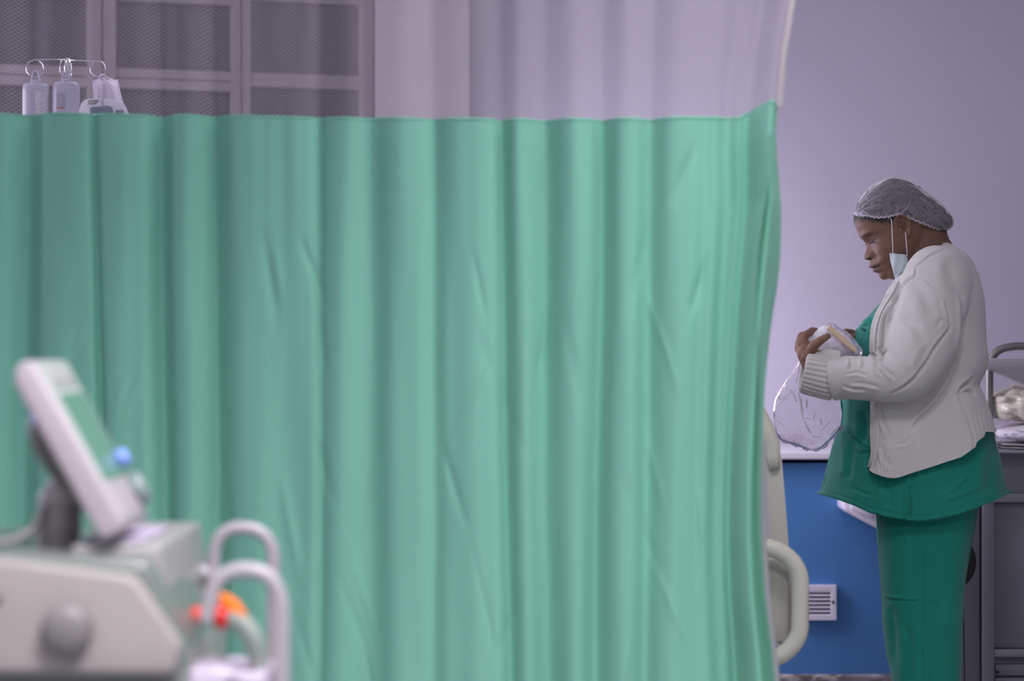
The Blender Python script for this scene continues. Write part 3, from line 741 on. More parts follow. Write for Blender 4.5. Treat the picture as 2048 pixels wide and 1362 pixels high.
# white bound edge on the free side, cotton return strip behind it
def edge_strip(name, za, zb, s0, wid, dy, m, n=80):
    A = []
    for j in range(n):
        z = za + (zb - za) * j / (n - 1); p = CP(s0, z)
        A.append([p + Vector((wid * k * 1.0, dy + .004 * math.sin(k * math.pi), 0)) for k in (0, .33, .66, 1)])
    return obj(name, Geo().loft(A, cap=False, wrap=False), m, cur)
edge_strip('edge_binding', .14, 1.02, 1549, .008, -.002, M['binding'])
edge_strip('edge_binding', 1.62, 2.62, 1545, .012, -.002, M['binding'])
# the returning layer of cloth at the free edge
A = []
for j in range(90):
    z = .14 + (1.57 - .14) * j / 89; p = CP(1545, z)
    bow = .005 + .020 * math.exp(-((z - 1.34) / .17) ** 2)
    A.append([p + Vector((bow * k + .006 * math.sin(k * 3), .03 + .05 * k, 0)) for k in np.linspace(-1.5, 1, 7)])
obj('return_fold', Geo().loft(A, cap=False, wrap=False), M['curtain'], cur)
# ceiling track
tr = Geo(); tp = [CP(s, 2.62) for s in np.linspace(-330, 1550, 20)]
tr.box((min(p.x for p in tp), 4.28, 2.66), (1.6, 4.33, 2.70)); 
tpath = [Vector((p.x, p.y, 2.66)) for p in tp]; tpath = [Vector((X0, 4.80, 2.66))] + tpath + [Vector((X1, 4.0, 2.66))]
ct = obj('curtain_track', Geo().tube(tpath, .012, 10), M['bezel']); tag(ct, 'pale metal ceiling track carrying the net top of the curtain', 'rail')
for k in range(24):
    s = -320 + k * 81; p = CP(s, 2.62)
    obj('glider', Geo().tube([p, Vector((p.x, p.y, 2.66))], .003, 6), M['bezel'], cur)
obj('track_hanger', Geo().tube([Vector((X0 + .3, 4.76, 2.66)), Vector((X0 + .3, 4.76, 2.8))], .008, 8), M['bezel'], ct)
obj('track_hanger', Geo().tube([Vector((1.5, 4.14, 2.66)), Vector((1.5, 4.14, 2.8))], .008, 8), M['bezel'], ct)

# ------------------------------------------------------------------ ventilator in the foreground
vt = thing('ventilator', (-.75, 3.1, 0), 'pale taupe ventilator with tilted green touch screen in front of the curtain', 'ventilator')
VN, VF = 2.90, 3.38
def V_(px, py, d=VN): return P(px, py, d)
xf = V_(265, 0).x
# near side panel
side = [V_(-330, 1105), V_(0, 1120), V_(255, 1153), V_(270, 1160), V_(352, 1278), V_(362, 1296), V_(352, 1330), V_(345, 1350), V_(-330, 1345)]
obj('side_panel', Geo().prism(side, (0, 1, 0), .03, .006, 3), M['vent_taupe'], vt, smooth='auto')
core = [V_(-330, 1108, 2.93) , V_(0, 1122, 2.93), V_(262, 1152, 2.93), V_(338, 1275, 2.93), V_(352, 1300, 2.93), V_(352, 1700, 2.93), V_(-330, 1700, 2.93)]
g = Geo(); ztp = V_(0, 1122).z
prof = [(-1.3, ztp + .010), (V_(0, 0).x, ztp + .004), (xf + .012, ztp - .004), (xf + .018, ztp - .02), (xf + .055, ztp - .10), (xf + .055, .62), (-1.3, .62)]
g.prism([Vector((a, VN + .03, b)) for a, b in prof], (0, 1, 0), VF - VN - .03, .010, 3)
obj('casing', g, M['vent_top'], vt, smooth='auto')
# pale front block
g = Geo(); g.prism([Vector((a, 2.99, b)) for a, b in [(xf - .09, ztp + .012), (xf + .02, ztp + .010), (xf + .024, ztp - .03), (xf + .0555, ztp - .12), (xf + .0555, .66), (xf + .03, .66), (xf - .09, ztp - .02)]], (0, 1, 0), .40, .006, 3)
obj('front_block', g, mat('light grey casing', (0.28, 0.27, 0.272), .4), vt, smooth='auto')
# knob
kc = V_(135, 1258, VN)
obj('knob', Geo().lathe([(.002, -.022), (.022, -.021), (.030, -.014), (.0315, -.004), (.0315, .0), (.002, .0)][::-1], kc, (0, 1, 0), 40), M['knob'], vt)
obj('button', Geo().lathe([(.006, .0), (.006, -.006), (.001, -.007)], V_(-6, 1190, VN), (0, 1, 0), 20), M['knob'], vt)
# lower body
obj('lower_cabinet', Geo().box((-1.28, 2.95, .14), (xf + .03, VF - .02, .63), .02, 3), M['black'], vt, smooth='auto')
for sx in (-1.2, xf - .05):
    for sy in (3.0, 3.32):
        obj('caster', Geo().lathe([(.01, -.015), (.05, -.015), (.055, 0), (.05, .015), (.01, .015)], (sx, sy, .055), (0, 1, 0), 24), M['black'], vt)
obj('caster_frame', Geo().box((-1.27, 2.97, .09), (xf, 3.36, .14), .01, 2), M['vent_grey'], vt, smooth='auto')
# paper label on the top
g = Geo(); g.prism([Vector((a, b, ztp + .0125)) for a, b in [(xf - .085, 3.02), (xf - .005, 3.02), (xf - .005, 3.26), (xf - .085, 3.26)]], (0, 0, 1), .0015)
pl_ = obj('paper_note', g, mat('written paper note', (0.42, 0.37, 0.50), 0.7, var=(40, 0.35)), vt, smooth=False)
# monitor: side profile tilted, face towards +X
MN, MF = 2.97, 3.17
def mp(u, v, d): return V_(u, v, d)
A_ = V_(13, 742, MN); B_ = V_(202, 1086, MN)
L = (A_ - B_).normalized(); Nn = Vector((L.z, 0, -L.x)); hgt = (A_ - B_).length
def MP(l, n, y): return B_ + L * l + Nn * n + Vector((0, y - MN, 0))
th = .035
g = Geo(); pr = [(0, .004), (.01, 0), (hgt - .02, 0), (hgt - .006, .006), (hgt + .002, .018), (hgt - .002, th - .004), (hgt - .008, th), (.012, th + .004), (0, th - .004)]
g.prism([MP(a, b, MN) for a, b in pr], (0, 1, 0), MF - MN, .007, 3)
mon = obj('monitor', g, M['vent_light'], vt, smooth='auto')
g = Geo(); g.prism([MP(.036, th - .001, MN + .004), MP(hgt - .008, th - .001, MN + .004), MP(hgt - .008, th - .001, MF - .004), MP(.036, th - .001, MF - .004)], Nn, .004, .0015, 1)
obj('bezel', g, M['bezel'], mon, smooth='auto')
g = Geo(); g.prism([MP(.065, th + .003, MN + .018), MP(hgt - .055, th + .003, MN + .022), MP(hgt - .055, th + .003, MF - .022), MP(.065, th + .003, MF - .018)], Nn, .0015)
obj('display', g, M['screen'], mon, smooth=False)
for yq in (MN + .06, MN + .14):
    obj('button', Geo().lathe([(.011, 0), (.011, .004), (.001, .005)], MP(hgt - .034, th + .002, yq), Nn, 18), M['vent_grey'], mon)
obj('blue_strip', Geo().prism([MP(.17, -.002, MN + .004), MP(hgt - .06, -.002, MN + .004), MP(hgt - .06, -.002, MN + .1), MP(.17, -.002, MN + .1)], Nn, .004), M['bluep'], mon, smooth=False)
obj('blue_knob', Geo().lathe([(.012, 0), (.012, .012), (.008, .016), (.001, .017)], MP(.085, th + .003, MF - .030), Nn, 20), M['bluep'], mon)
obj('turn_knob', Geo().lathe([(.022, 0), (.022, .014), (.018, .019), (.001, .020)], MP(.040, th, MF - .02), Nn, 28), mat('smoky grey knob', (0.20, 0.26, 0.25), .25), mon)
obj('back_cover', Geo().ball(MP(hgt * .55, -.006, 3.05), (.026, .06, .055), rot=Matrix((Nn, Vector((0, 1, 0)), L)).transposed(), n=28), mat('dark grey plastic', (.10, .10, .10), .5), mon)
# neck of the monitor
nk = [V_(118, 1128, 3.09), V_(116, 1060, 3.09), V_(122, 1010, 3.09), V_(138, 985, 3.09), V_(152, 960, 3.09)]
obj('monitor_neck', Geo().tube([Vector(q) for q in smoothpl([tuple(p) for p in nk], 5)], [.030, .030, .029, .028, .027] * 4 + [.026], 18), M['vent_grey'], vt)
cb_ = [V_(112, 985, 3.07), V_(94, 1000, 3.07), V_(82, 1025, 3.06), V_(70, 1052, 3.05), V_(45, 1072, 3.04), V_(10, 1084, 3.04), V_(-80, 1090, 3.05), V_(-160, 1108, 3.06)]
obj('cable', Geo().tube([Vector(q) for q in smoothpl([tuple(p) for p in cb_], 5)], .0048, 10), M['vent_grey'], vt)
# grey tube arms
def arch(pts, d, r):
    return Geo().tube([Vector(q) for q in smoothpl([tuple(P(a, b, d)) for a, b in pts], 6)], r, 16)
a1 = [(429, 1215), (428, 1150), (428, 1110), (436, 1080), (458, 1060), (487, 1056), (516, 1062), (538, 1082), (546, 1112), (546, 1180), (546, 1400), (546, 1560)]
obj('arm_tube', arch(a1, 3.30, .0088), M['rail'], vt)
a2 = [(411, 1246), (420, 1205), (430, 1172), (450, 1150), (482, 1140), (518, 1144), (545, 1162), (560, 1195), (564, 1240), (564, 1380), (562, 1560)]
obj('arm_tube', arch(a2, 3.02, .0095), M['rail'], vt)
obj('arm_tube', Geo().tube([Vector((xf + .01, 3.3, P(0, 1146, 3.3).z)), P(404, 1146, 3.3), P(429, 1148, 3.3)], .0125, 16), M['rail'], vt)
obj('arm_foot', Geo().box((P(520, 0, 3.0).x, 3.0, .02), (P(585, 0, 3.0).x, 3.33, .05), .008, 2), M['vent_grey'], vt, smooth='auto')
g = Geo()
for dd, pq in ((3.30, 546), (3.02, 562)): g.tube([P(pq, 1550, dd), Vector((P(pq, 0, dd).x, dd, .04))], .009, 12)
obj('arm_post', g, M['rail'], vt)
# hose and connectors
hs = thing('breathing_hose', tuple(P(480, 1300, 3.1)), 'clear breathing hose with red connector and orange clip on the ventilator', 'hose')
obj('white_connector', Geo().tube([P(345, 1229, 3.1), P(372, 1230, 3.1), P(386, 1231, 3.1)], [.008, .009, .008], 16), M['pump'], hs)
obj('red_connector', Geo().tube([P(384, 1231, 3.1), P(390, 1231, 3.1), P(404, 1232, 3.1), P(408, 1232, 3.1)], [.010, .012, .012, .008], 18), M['redp'], hs)
obj('joint', Geo().tube([P(402, 1231, 3.1), P(432, 1233, 3.1)], .0075, 14), M['vent_grey'], hs)
obj('red_connector', Geo().tube([P(430, 1232, 3.1), P(434, 1232, 3.1), P(454, 1233, 3.1), P(458, 1233, 3.1)], [.013, .0165, .0165, .011], 18), M['redp'], hs)
g = Geo(); g.prism([P(438, 1186, 3.09), P(440, 1204, 3.09), P(462, 1226, 3.09), P(492, 1236, 3.09), P(490, 1226, 3.09), P(476, 1205, 3.09), P(455, 1190, 3.09)], (0, 1, 0), .012, .002, 2)
obj('orange_clip', g, M['orange'], hs, smooth='auto')
hp = smoothpl([tuple(P(a, b, 3.1)) for a, b in ((456, 1232), (480, 1243), (500, 1268), (512, 1300), (520, 1345), (520, 1400), (505, 1500), (480, 1560))], 24)
rads = [.0135 + .0009 * math.sin(i * 1.6) for i in range(len(hp))]
obj('corrugated_tube', Geo().tube([Vector(q) for q in hp], rads, 18), M['hose'], hs)
# white bag / papers at the bottom
g = clothheap(P(345, 0, 3.0).x, P(545, 0, 3.0).x, 3.0, 3.16, P(0, 1470, 3.0).z, P(0, 1300, 3.0).z, 2.2, rough=.006, freq=12)
for i, q in enumerate(g.v):
    t = max(0, (q[0] - P(370, 0, 3.0).x) / (P(545, 0, 3.0).x - P(370, 0, 3.0).x)); zz = q[2]
    if zz > .79: zz -= .012 + .045 * t * (zz - .70) / .11
    g.v[i] = (q[0], q[1], zz)
tag(obj('paper_bag', g, M['paper']), 'pale lilac paper bundle wedged under the ventilator hose', 'paper')

# ------------------------------------------------------------------ the person
DW = 5.8
S = DW / F
person = thing('person', (.99, 5.8, 0), 'person in green scrubs, white cardigan and bouffant cap, standing in profile looking down', 'person')
E3 = P(1797, 460, DW)
FW = Vector((-.894, 0, -.447)); DN = Vector((.447, 0, -.894)); NY = Vector((0, -1, 0))
def HL(f, s, v): return E3 + (FW * f + NY * s + DN * v) * S     # head-local px: forward, towards viewer, down
Vp = [-96, -90, -80, -57.5, -42, -30, -22.4, -18.4, -12, -5, 1, 5.3, 10, 16.2, 21, 24.2, 26.5, 28.8, 34.4, 38, 40.4, 43.5, 46, 48, 50.5, 54, 57.5, 60.3, 64, 68, 73, 76.7, 79, 81]
Fp = [0, 32, 55, 71.5, 74.3, 74.3, 74.8, 74.8, 72.5, 70.8, 71.8, 74.3, 79.0, 84.9, 87.0, 85.5, 82, 77.5, 81.0, 84.6, 86.0, 84.5, 79.4, 82.2, 82.8, 81.2, 76.5, 74.0, 75.5, 76.5, 74.5, 70, 60, 42]
Fb_v = [-96, -90, -80, -57, -40, -20, -5, 8, 20, 40, 60, 68, 76.7, 81]
Fb_f = [0, 32, 55, 70, 72.5, 71.5, 65, 66, 69, 73, 71, 69, 62, 40]
B_v = [-96, -85, -60, -30, 0, 25, 45, 60, 81]
B_b = [-10, -45, -76, -86, -82, -68, -40, -22, -5]
W_v = [-96, -90, -80, -60, -40, -20, 0, 20, 36, 50, 62, 72, 78, 81]
W_w = [8, 30, 46, 58, 62, 63, 63, 61.5, 58, 50.5, 40, 28, 18, 8]
g = Geo(); rings = []
vv = np.concatenate([np.linspace(-96, -25, 40), np.linspace(-24, 81, 190)])
def gs(x, s): return math.exp(-(x / s) ** 2)
for v in vv:
    Ff = float(np.interp(v, Vp, Fp)); Fb = float(np.interp(v, Fb_v, Fb_f)); Bb = float(np.interp(v, B_v, B_b)); Wd = float(np.interp(v, W_v, W_w))
    c = 5 if v > -90 else -2; c = min(c, Fb - 3); c = max(c, Bb + 3); ring = []
    for k in range(240):
        a = 2 * math.pi * k / 240; ca, sa = math.cos(a), math.sin(a)
        n = 2.25 if ca > 0 else 2.1
        x = (Fb - c if ca > 0 else c - Bb) * math.copysign(abs(ca) ** (2 / n), ca); y = Wd * math.copysign(abs(sa) ** (2 / n), sa)
        f = c + x
        if ca > 0:
            ay = abs(y)
            sg = float(np.interp(v, [-60, -24, -12, -5, 6, 16, 25, 28, 33, 41, 47, 52, 60, 70, 81], [40, 30, 13, 9, 10, 13, 12.5, 12, 24, 25, 22, 22, 24, 24, 24]))
            f += (Ff - Fb) * gs(y, sg)
            f += 7.5 * gs(ay - 14, 5.0) * gs(v - 20.5, 5.5)                      # nostril wings
            f -= 3.5 * gs(ay - 20.5, 2.2) * gs(v - 20.5, 6)                        # groove behind the wing
            f -= 7.5 * gs(ay - 29, 12) * gs(v + 9, 8.5)                          # eye sockets
            f += 5.0 * gs(ay - 28, 10) * gs(v + 8, 5.2)                          # lids over the eyeball
            f += 3.0 * gs(ay - 30, 18) * gs(v + 22, 6)                           # brow ridge
            f += 2.5 * gs(ay - 42, 16) * gs(v - 14, 14)                          # cheek
            f += 2.0 * gs(ay - 40, 14) * gs(v - 40, 14)
            f -= 2.6 * gs(v - 46, 1.6) * gs(y, 24)                                # mouth line
            f -= 2.4 * gs(ay - 26, 4) * gs(v - 47, 5)                             # mouth corners
            f -= 1.6 * gs((ay - 24) - (v - 28) * .45, 3.0) * gs(v - 30, 9)         # nasolabial
            f -= 1.5 * gs(v + 3.4, 1.3) * gs(ay - 30, 9)                          # lid crease / eye line
            f -= 0.9 * gs(v + 14, 1.4) * gs(ay - 30, 9)
        ring.append(HL(f, y, v))
    rings.append(ring)
g.loft(rings)
# under-jaw fill and neck
g.chain([P(1782, 536, DW), P(1806, 530, DW)], [.022, .038])
g.ball(P(1790, 541, DW), (.035, .042, .022))
g.chain([P(1838, 452, DW), P(1846, 500, DW), P(1864, 560, DW + .01)], [.060, .067, .070], n=24)
g.chain([P(1822, 490, DW), P(1832, 525, DW), P(1848, 575, DW)], [.050, .056, .060], n=24)
g.chain([P(1857, 470, DW), P(1866, 505, DW)], [.035, .05], n=20)
# near and far ear
def ear(g, sd):
    def ep(f, v, o): return HL(f, sd * (Wd_e(f) + o), v)
    def Wd_e(f): return 62.0
    hel = smoothpl([(9, -8), (11, -16), (9, -23), (2, -27.5), (-7, -26), (-13.5, -19), (-15, -9), (-13, 0), (-9, 7)], 5)
    g.tube([ep(q[0], q[1], 5.5 + 3.5 * (q[0] < 0)) for q in hel], [.0026] * len(hel), 10)
    lob = [(-9, 7, 6, .0040), (-6, 12, 5, .0050), (-3, 15, 3, .0050), (0, 14, 1, .0042)]
    g.chain([ep(a, b, c) for a, b, c, r in lob], [r for *_, r in lob], n=12)
    ah = smoothpl([(3, -18), (-4, -17), (-8.5, -10), (-7.5, -1), (-4, 5)], 5)
    g.tube([ep(q[0], q[1], 4.2) for q in ah], [.0024] * len(ah), 10)
    g.chain([ep(5, -1, 2), ep(5.5, 3.5, 2.5)], [.0034, .0036], n=12)         # tragus
    g.chain([ep(0, 8, 3), ep(3, 6, 2)], [.003, .003], n=10)
    # back plate
    rim = [ep(q[0] * .95, q[1] * .97, 3.0) for q in hel] + [ep(-5, 12, 2), ep(2, 10, 0)]
    c = ep(-2, -6, -1.5)
    for p, q in zip(rim, rim[1:] + rim[:1]): pass
    rr2 = [[c + (p - c) * k + NY * sd * S * (1.2 * k) for p in rim] for k in (.12, .5, .8, 1.0)]
    rr3 = [[p - NY * sd * .0045 - Vector((0, 0, 0)) for p in r_] for r_ in rr2]
    g.loft(rr2 + rr3[::-1])
ear(g, 1); ear(g, -1)
# torso, arms, legs under the clothes
def T(px, py, yo=0.0): return P(px, py, DW + yo)
for yo in (-.07, 0, .07): g.chain([T(1878, 585, yo), T(1866, 660, yo), T(1850, 760, yo), T(1846, 880, yo), T(1852, 1000, yo)], [.065, .085, .092, .095, .095], n=24)
for sg in (-1, 1):
    g.chain([T(1874, 580, sg * .10), T(1872, 580, sg * .155)], [.055, .052])
    if sg < 0: g.chain([T(1868, 575, -.17), P(1800, 748, 5.60), P(1645, 745, 5.64), P(1622, 727, 5.657)], [.055, .040, .024, .0225])
    else: g.chain([T(1868, 575, .17), P(1806, 735, 6.0), P(1722, 694, 5.86)], [.055, .042, .028])
    hipx = 1855
    g.chain([T(1853, 1010, sg * .085), T(1853, 1330, sg * .085 + .0), T(1868, 1610, sg * .085)], [.078, .055, .04])
    g.chain([T(1870, 1640, sg * .085), T(1800, 1662, sg * .095)], [.036, .022])
# left hand: palm, four fingers, thumb round the bundle
def H(px, py, d): return P(px, py, d)
g.chain([H(1623, 728, 5.655), H(1613, 706, 5.66), H(1606, 690, 5.665)], [.024, .0235, .017])
g.chain([H(1613, 706, 5.675), H(1603, 696, 5.69)], [.021, .017])
g.chain([H(1618, 712, 5.645), H(1610, 700, 5.65)], [.019, .014])
fing = [  # knuckle, middle joint, end joint, tip
    ([(1603, 684, 5.665), (1613, 669, 5.672), (1624, 661, 5.70), (1636, 662, 5.735)], [.0112, .0094, .0082, .0070]),
    ([(1599, 688, 5.685), (1603, 672, 5.71), (1618, 667, 5.742), (1636, 672, 5.755)], [.0112, .0095, .0083, .0070]),
    ([(1598, 696, 5.705), (1602, 685, 5.74), (1617, 681, 5.765), (1634, 685, 5.768)], [.0108, .0090, .0080, .0068]),
    ([(1601, 706, 5.718), (1604, 697, 5.75), (1618, 697, 5.768), (1630, 700, 5.770)], [.0098, .0080, .0070, .0060])]
for pts, r in fing: g.chain([H(*p) for p in pts], r, n=12)
g.chain([H(1622, 706, 5.645), H(1627, 692, 5.625), H(1641, 681, 5.612), H(1656, 672, 5.612)], [.0150, .0118, .0098, .0074], n=14)
# right hand behind the bundle
g.chain([H(1722, 694, 5.86), H(1712, 682, 5.83), H(1704, 674, 5.815)], [.027, .024, .017])
for k, (pts, r) in enumerate([([(1703, 667, 5.80), (1692, 664, 5.785), (1682, 671, 5.77), (1674, 680, 5.765)], [.0105, .0088, .0078, .0066]),
    ([(1704, 672, 5.815), (1690, 670, 5.805), (1680, 680, 5.79), (1674, 690, 5.78)], [.0105, .0088, .0078, .0066]),
    ([(1706, 679, 5.825), (1692, 680, 5.82), (1682, 690, 5.80), (1677, 698, 5.785)], [.010, .0085, .0074, .0064]),
    ([(1708, 687, 5.83), (1696, 691, 5.825), (1688, 698, 5.81), (1682, 704, 5.795)], [.009, .0075, .0068, .006]),
    ([(1712, 676, 5.795), (1702, 678, 5.765), (1692, 684, 5.752), (1684, 690, 5.748)], [.0125, .0105, .0088, .007])]):
    g.chain([H(*p) for p in pts], r, n=12)
me = remesh(g, 0.0021, 2, 0.5)
# tint by place: skin, lips, brows, hair line, nostrils
a, n = getv(me)
rel = (a - np.array(E3)) / S
lf = rel @ np.array(FW); lv = rel @ np.array(DN); ls = rel @ np.array(NY)
# finer mouth, nostril and eye creases
dsp = np.zeros(len(a))
head = (lf > 30) & (lf < 95) & (lv > -60) & (lv < 90)
als = np.abs(ls)
dsp -= head * 1.2 * np.exp(-((lv - 46.2 - .05 * als) / 1.2) ** 2) * (als < 24)
dsp -= head * 3.0 * np.exp(-((lv - 26.5) / 2.6) ** 2 - ((als - 9) / 4.2) ** 2) * (lf > 66)
a += n * (dsp * S)[:, None]; setv(me, a)
rs = np.random.RandomState(3)
base = np.array([.200, .102, .073])
tint = np.tile(base, (len(a), 1))
def nz3(q, sc):
    return (np.sin(q[:, 0] * sc + 1.3 * np.sin(q[:, 2] * sc * .7)) * np.sin(q[:, 1] * sc * 1.1 + 2) + np.sin(q[:, 2] * sc * 1.3 + 1.7 * np.sin(q[:, 0] * sc * .9))) * .5
mott = nz3(a, 75) * .05 + nz3(a, 190) * .04
tint *= (1 + mott)[:, None]
def blend(mask, col):
    global tint
    mm = np.clip(mask, 0, 1)[:, None]; tint = tint * (1 - mm) + np.array(col) * mm
lips = np.exp(-((lv - 41.5) / 5.0) ** 4) * np.exp(-(ls / 21) ** 4) * (lf > 66) * (lv < 46.5) + np.exp(-((lv - 50.5) / 5.0) ** 4) * np.exp(-(ls / 19) ** 4) * (lf > 66) * (lv >= 46.0)
blend(lips * .8, (.115, .052, .045))
blend(np.exp(-((lv - 46.3) / 1.3) ** 2) * (als < 24) * (lf > 60) * .85, (.03, .015, .012))
blend(np.exp(-((lv - 26.8) / 2.6) ** 2 - ((als - 9) / 4.5) ** 2) * (lf > 68), (.015, .008, .007))
blend(np.exp(-((lv + 21.5 - .004 * (als - 24) ** 2) / 3.0) ** 2) * np.exp(-((als - 31) / 15) ** 4) * (lf > 40) * .70, (.03, .018, .015))
blend(np.exp(-((lv + 3.6) / 1.5) ** 2) * np.exp(-((als - 30) / 11) ** 4) * (lf > 45) * .9, (.012, .008, .008))
blend(np.exp(-((lv + 7) / 11.0) ** 2) * np.exp(-((als - 28) / 15) ** 4) * (lf > 40) * .30, (.10, .045, .035))
# hair on the skull (temple, sideburn, nape)
u_, v_ = proj(a)
hl = np.interp(lf, [-90, -70, -45, -20, -8, 8, 20, 35, 55, 70, 90], [48, 40, 10, -24, -30, -18, -22, -30, -46, -52, -56])
hm = np.clip((hl - lv) / 9 + .5 + .35 * nz3(a, 420), 0, 1) * ((lv < 60) & (lv > -110) & (als < 75) & (lf > -100) & (v_ < 500))
ear_z = (als > 64.5)
hm = hm * (1 - ear_z)
blend(np.exp(-((lf - 0.5) / 3.2) ** 2 - ((lv + 3) / 5.0) ** 2) * (als > 57) * .6, (.06, .028, .02))  # ear hollows painted darker, shade put into the skin colour
blend(np.exp(-((lf + 2) / 2.2) ** 2 - ((lv + 20) / 3.0) ** 2) * (als > 60) * .6, (.07, .03, .022))
blend((als > 67) * .5, (.27, .135, .095))  # ear rim painted lighter, as if catching light
blend(hm * .95, (.022, .019, .019))
ca_ = me.color_attributes.new('tint', 'FLOAT_COLOR', 'POINT')
ca_.data.foreach_set('color', np.concatenate([tint, np.ones((len(a), 1))], 1).astype(np.float32).ravel())
obj('body', me, M['skin'], person)

# eyelashes and eyes
for sd in (1, -1):
    ar = [HL(float(np.interp(s_e, [18, 30, 42], [69.0, 66.5, 57.5])), sd * s_e, -2.6 + 1.2 * abs(s_e - 30) / 12) for s_e in np.linspace(19, 41, 9)]
    obj('eyelashes', Geo().tube(ar, [.0006, .0010, .0013, .0015, .0016, .0015, .0013, .001, .0006], 6), M['lash'], person)
# bouffant cap
TOPC = smoothpl([(1709, 428), (1716, 410), (1727, 391), (1748, 370), (1780, 355.5), (1815, 362), (1850, 384), (1880, 407), (1897, 425), (1905, 440), (1901, 456), (1886, 464.5)], 6)
BOTC = smoothpl([(1707, 429), (1716, 433), (1728, 434), (1742, 438), (1760, 437.5), (1778, 434), (1790, 431.5), (1812, 441), (1832, 449), (1852, 456), (1870, 461), (1886, 465)], 6)
nT = len(TOPC); g = Geo(); rings = []; K = 72
rn = random.Random(9)
for i in range(nT):
    t = i / (nT - 1); Tq, Bq = TOPC[i], BOTC[i]
    wv = float(np.interp(t, [0, .06, .15, .3, .5, .75, .9, 1], [.006, .032, .058, .077, .083, .078, .055, .012]))
    ring = []
    for k in range(K + 1):
        th_ = math.pi * k / K; ca, sa = math.cos(th_), math.sin(th_)
        hgt_ = abs(sa) ** (2 / 2.3); wid = math.copysign(abs(ca) ** (2 / 2.6), ca)
        # pleats fan out of the forehead gather
        pl = .0022 * math.sin(k * 1.35 + 3 * math.sin(t * 3)) * math.exp(-t * 5) + .0012 * math.sin(k * 2.9 + t * 5) * math.exp(-t * 2.0)
        cr = .0022 * noise.noise(Vector((k * .32, t * 16, 1))) + .0035 * noise.noise(Vector((k * .12, t * 6, 4)))
        # edge gather scallop
        eg = math.exp(-min(k, K - k) / 2.2) * .0018 * math.sin(i * 2.1)
        px = Bq[0] + (Tq[0] - Bq[0]) * hgt_; py = Bq[1] + (Tq[1] - Bq[1]) * hgt_
        p = P(px, py, DW); p.y = DW - wid * (wv + .006 * math.sin(th_) ** 2)
        if abs(p.y - DW) > 1e-9: pass
        ctr = P((Tq[0] + Bq[0]) / 2, (Tq[1] + Bq[1]) / 2, DW); dr_ = (p - ctr); dr_ = dr_.normalized() if dr_.length > 1e-5 else Vector((0, 0, 1))
        p = p + dr_ * (pl + cr) * (1 if 0 < k < K else .5) + Vector((0, 0, eg))
        # perspective keeps near edge on its traced line
        p.x *= p.y / DW if False else 1
        ring.append(p)
    rings.append(ring)
hr = []
for i in range(2, nT - 1):
    c_ = sum(rings[i], Vector()) / (K + 1); low = [rings[i][K] + (rings[i][0] - rings[i][K]) * q for q in (.2, .4, .6, .8)]
    hr.append([c_ + (p - c_) * .93 for p in rings[i]] + [c_ + (p - c_) * .90 + Vector((0, 0, .004)) for p in low])
g = Geo().loft(hr); me = remesh(g, .0035, 4, .5); wrinkle(me, .0016, 90, 4)
obj('hair', me, M['hair'], person)
cap = obj('bouffant_cap', Geo().loft(rings, cap=False, wrap=False), M['cap'], person)
for side in (0, K):
    e = [rings[i][side] + Vector((0, -.001 if side == 0 else .001, .0006 * math.sin(i * 3.3))) for i in range(nT)]
    obj('elastic_edge', Geo().tube(e, [.0022 + .0008 * math.sin(i * 2.7) for i in range(nT)], 8), M['cap_edge'], cap)
# gathered knot at the forehead
g = Geo()
for k in range(9):
    an = -.9 + k * .26
    p0 = P(1712, 426, DW - .012); p1 = p0 + Vector((math.sin(an + .9) * .052, -.018 - .004 * k, .052 * math.cos(an + .55)))
    pm_ = (p0 + p1) / 2 + Vector((-.004, -.012, .004))
    g.tube([Vector(q) for q in smoothpl([tuple(p0), tuple(pm_), tuple(p1)], 4)], [.0020, .0018, .0016, .0014, .0012, .001, .0008, .0006, .0004], 6)
obj('cap_gather', g, M['cap_edge'], cap)

bpy.context.view_layer.update()
def cap_streak(pts, r0):
    q = [on_surface_cap(p) for p in smoothpl(pts, 6)]; q = [p for p in q if p is not None]
    if len(q) > 2: return q, [r0 * (1 - .8 * i / len(q)) for i in range(len(q))]
from mathutils.bvhtree import BVHTree
_cb = BVHTree.FromObject(cap, bpy.context.evaluated_depsgraph_get())
def on_surface_cap(p):
    dirv = (P(p[0], p[1], 1.0) - Vector((0, 0, CZ))).normalized(); h = _cb.ray_cast(Vector((0, 0, CZ)) - ORG[cap.name], dirv)
    return (h[0] + ORG[cap.name] - dirv * .0006) if h[0] is not None else None
g = Geo()
for pts, r0 in (([(1713, 427), (1719, 412), (1729, 396), (1745, 378), (1764, 366)], .0030), ([(1714, 427), (1722, 408), (1738, 388), (1756, 374), (1780, 362)], .0022), ([(1714, 428), (1728, 410), (1748, 396), (1770, 390)], .0014),
                ([(1715, 429), (1726, 420), (1740, 414), (1756, 412)], .0012), ([(1714, 430), (1722, 428), (1733, 431), (1744, 436)], .0030), ([(1716, 428), (1728, 424), (1738, 430), (1748, 435)], .0020),
                ([(1786, 432), (1800, 428), (1812, 418), (1820, 404)], .0012), ([(1800, 440), (1830, 446), (1860, 457), (1884, 462)], .0016), ([(1840, 395), (1858, 408), (1872, 424)], .0009), ([(1710, 424), (1711, 412), (1718, 400)], .0014)):
    st_ = cap_streak(pts, r0)
    if st_: g.tube(st_[0], st_[1], 8, flat=(1, 1))
obj('cap_pleats', g, M['cap_edge'], cap)

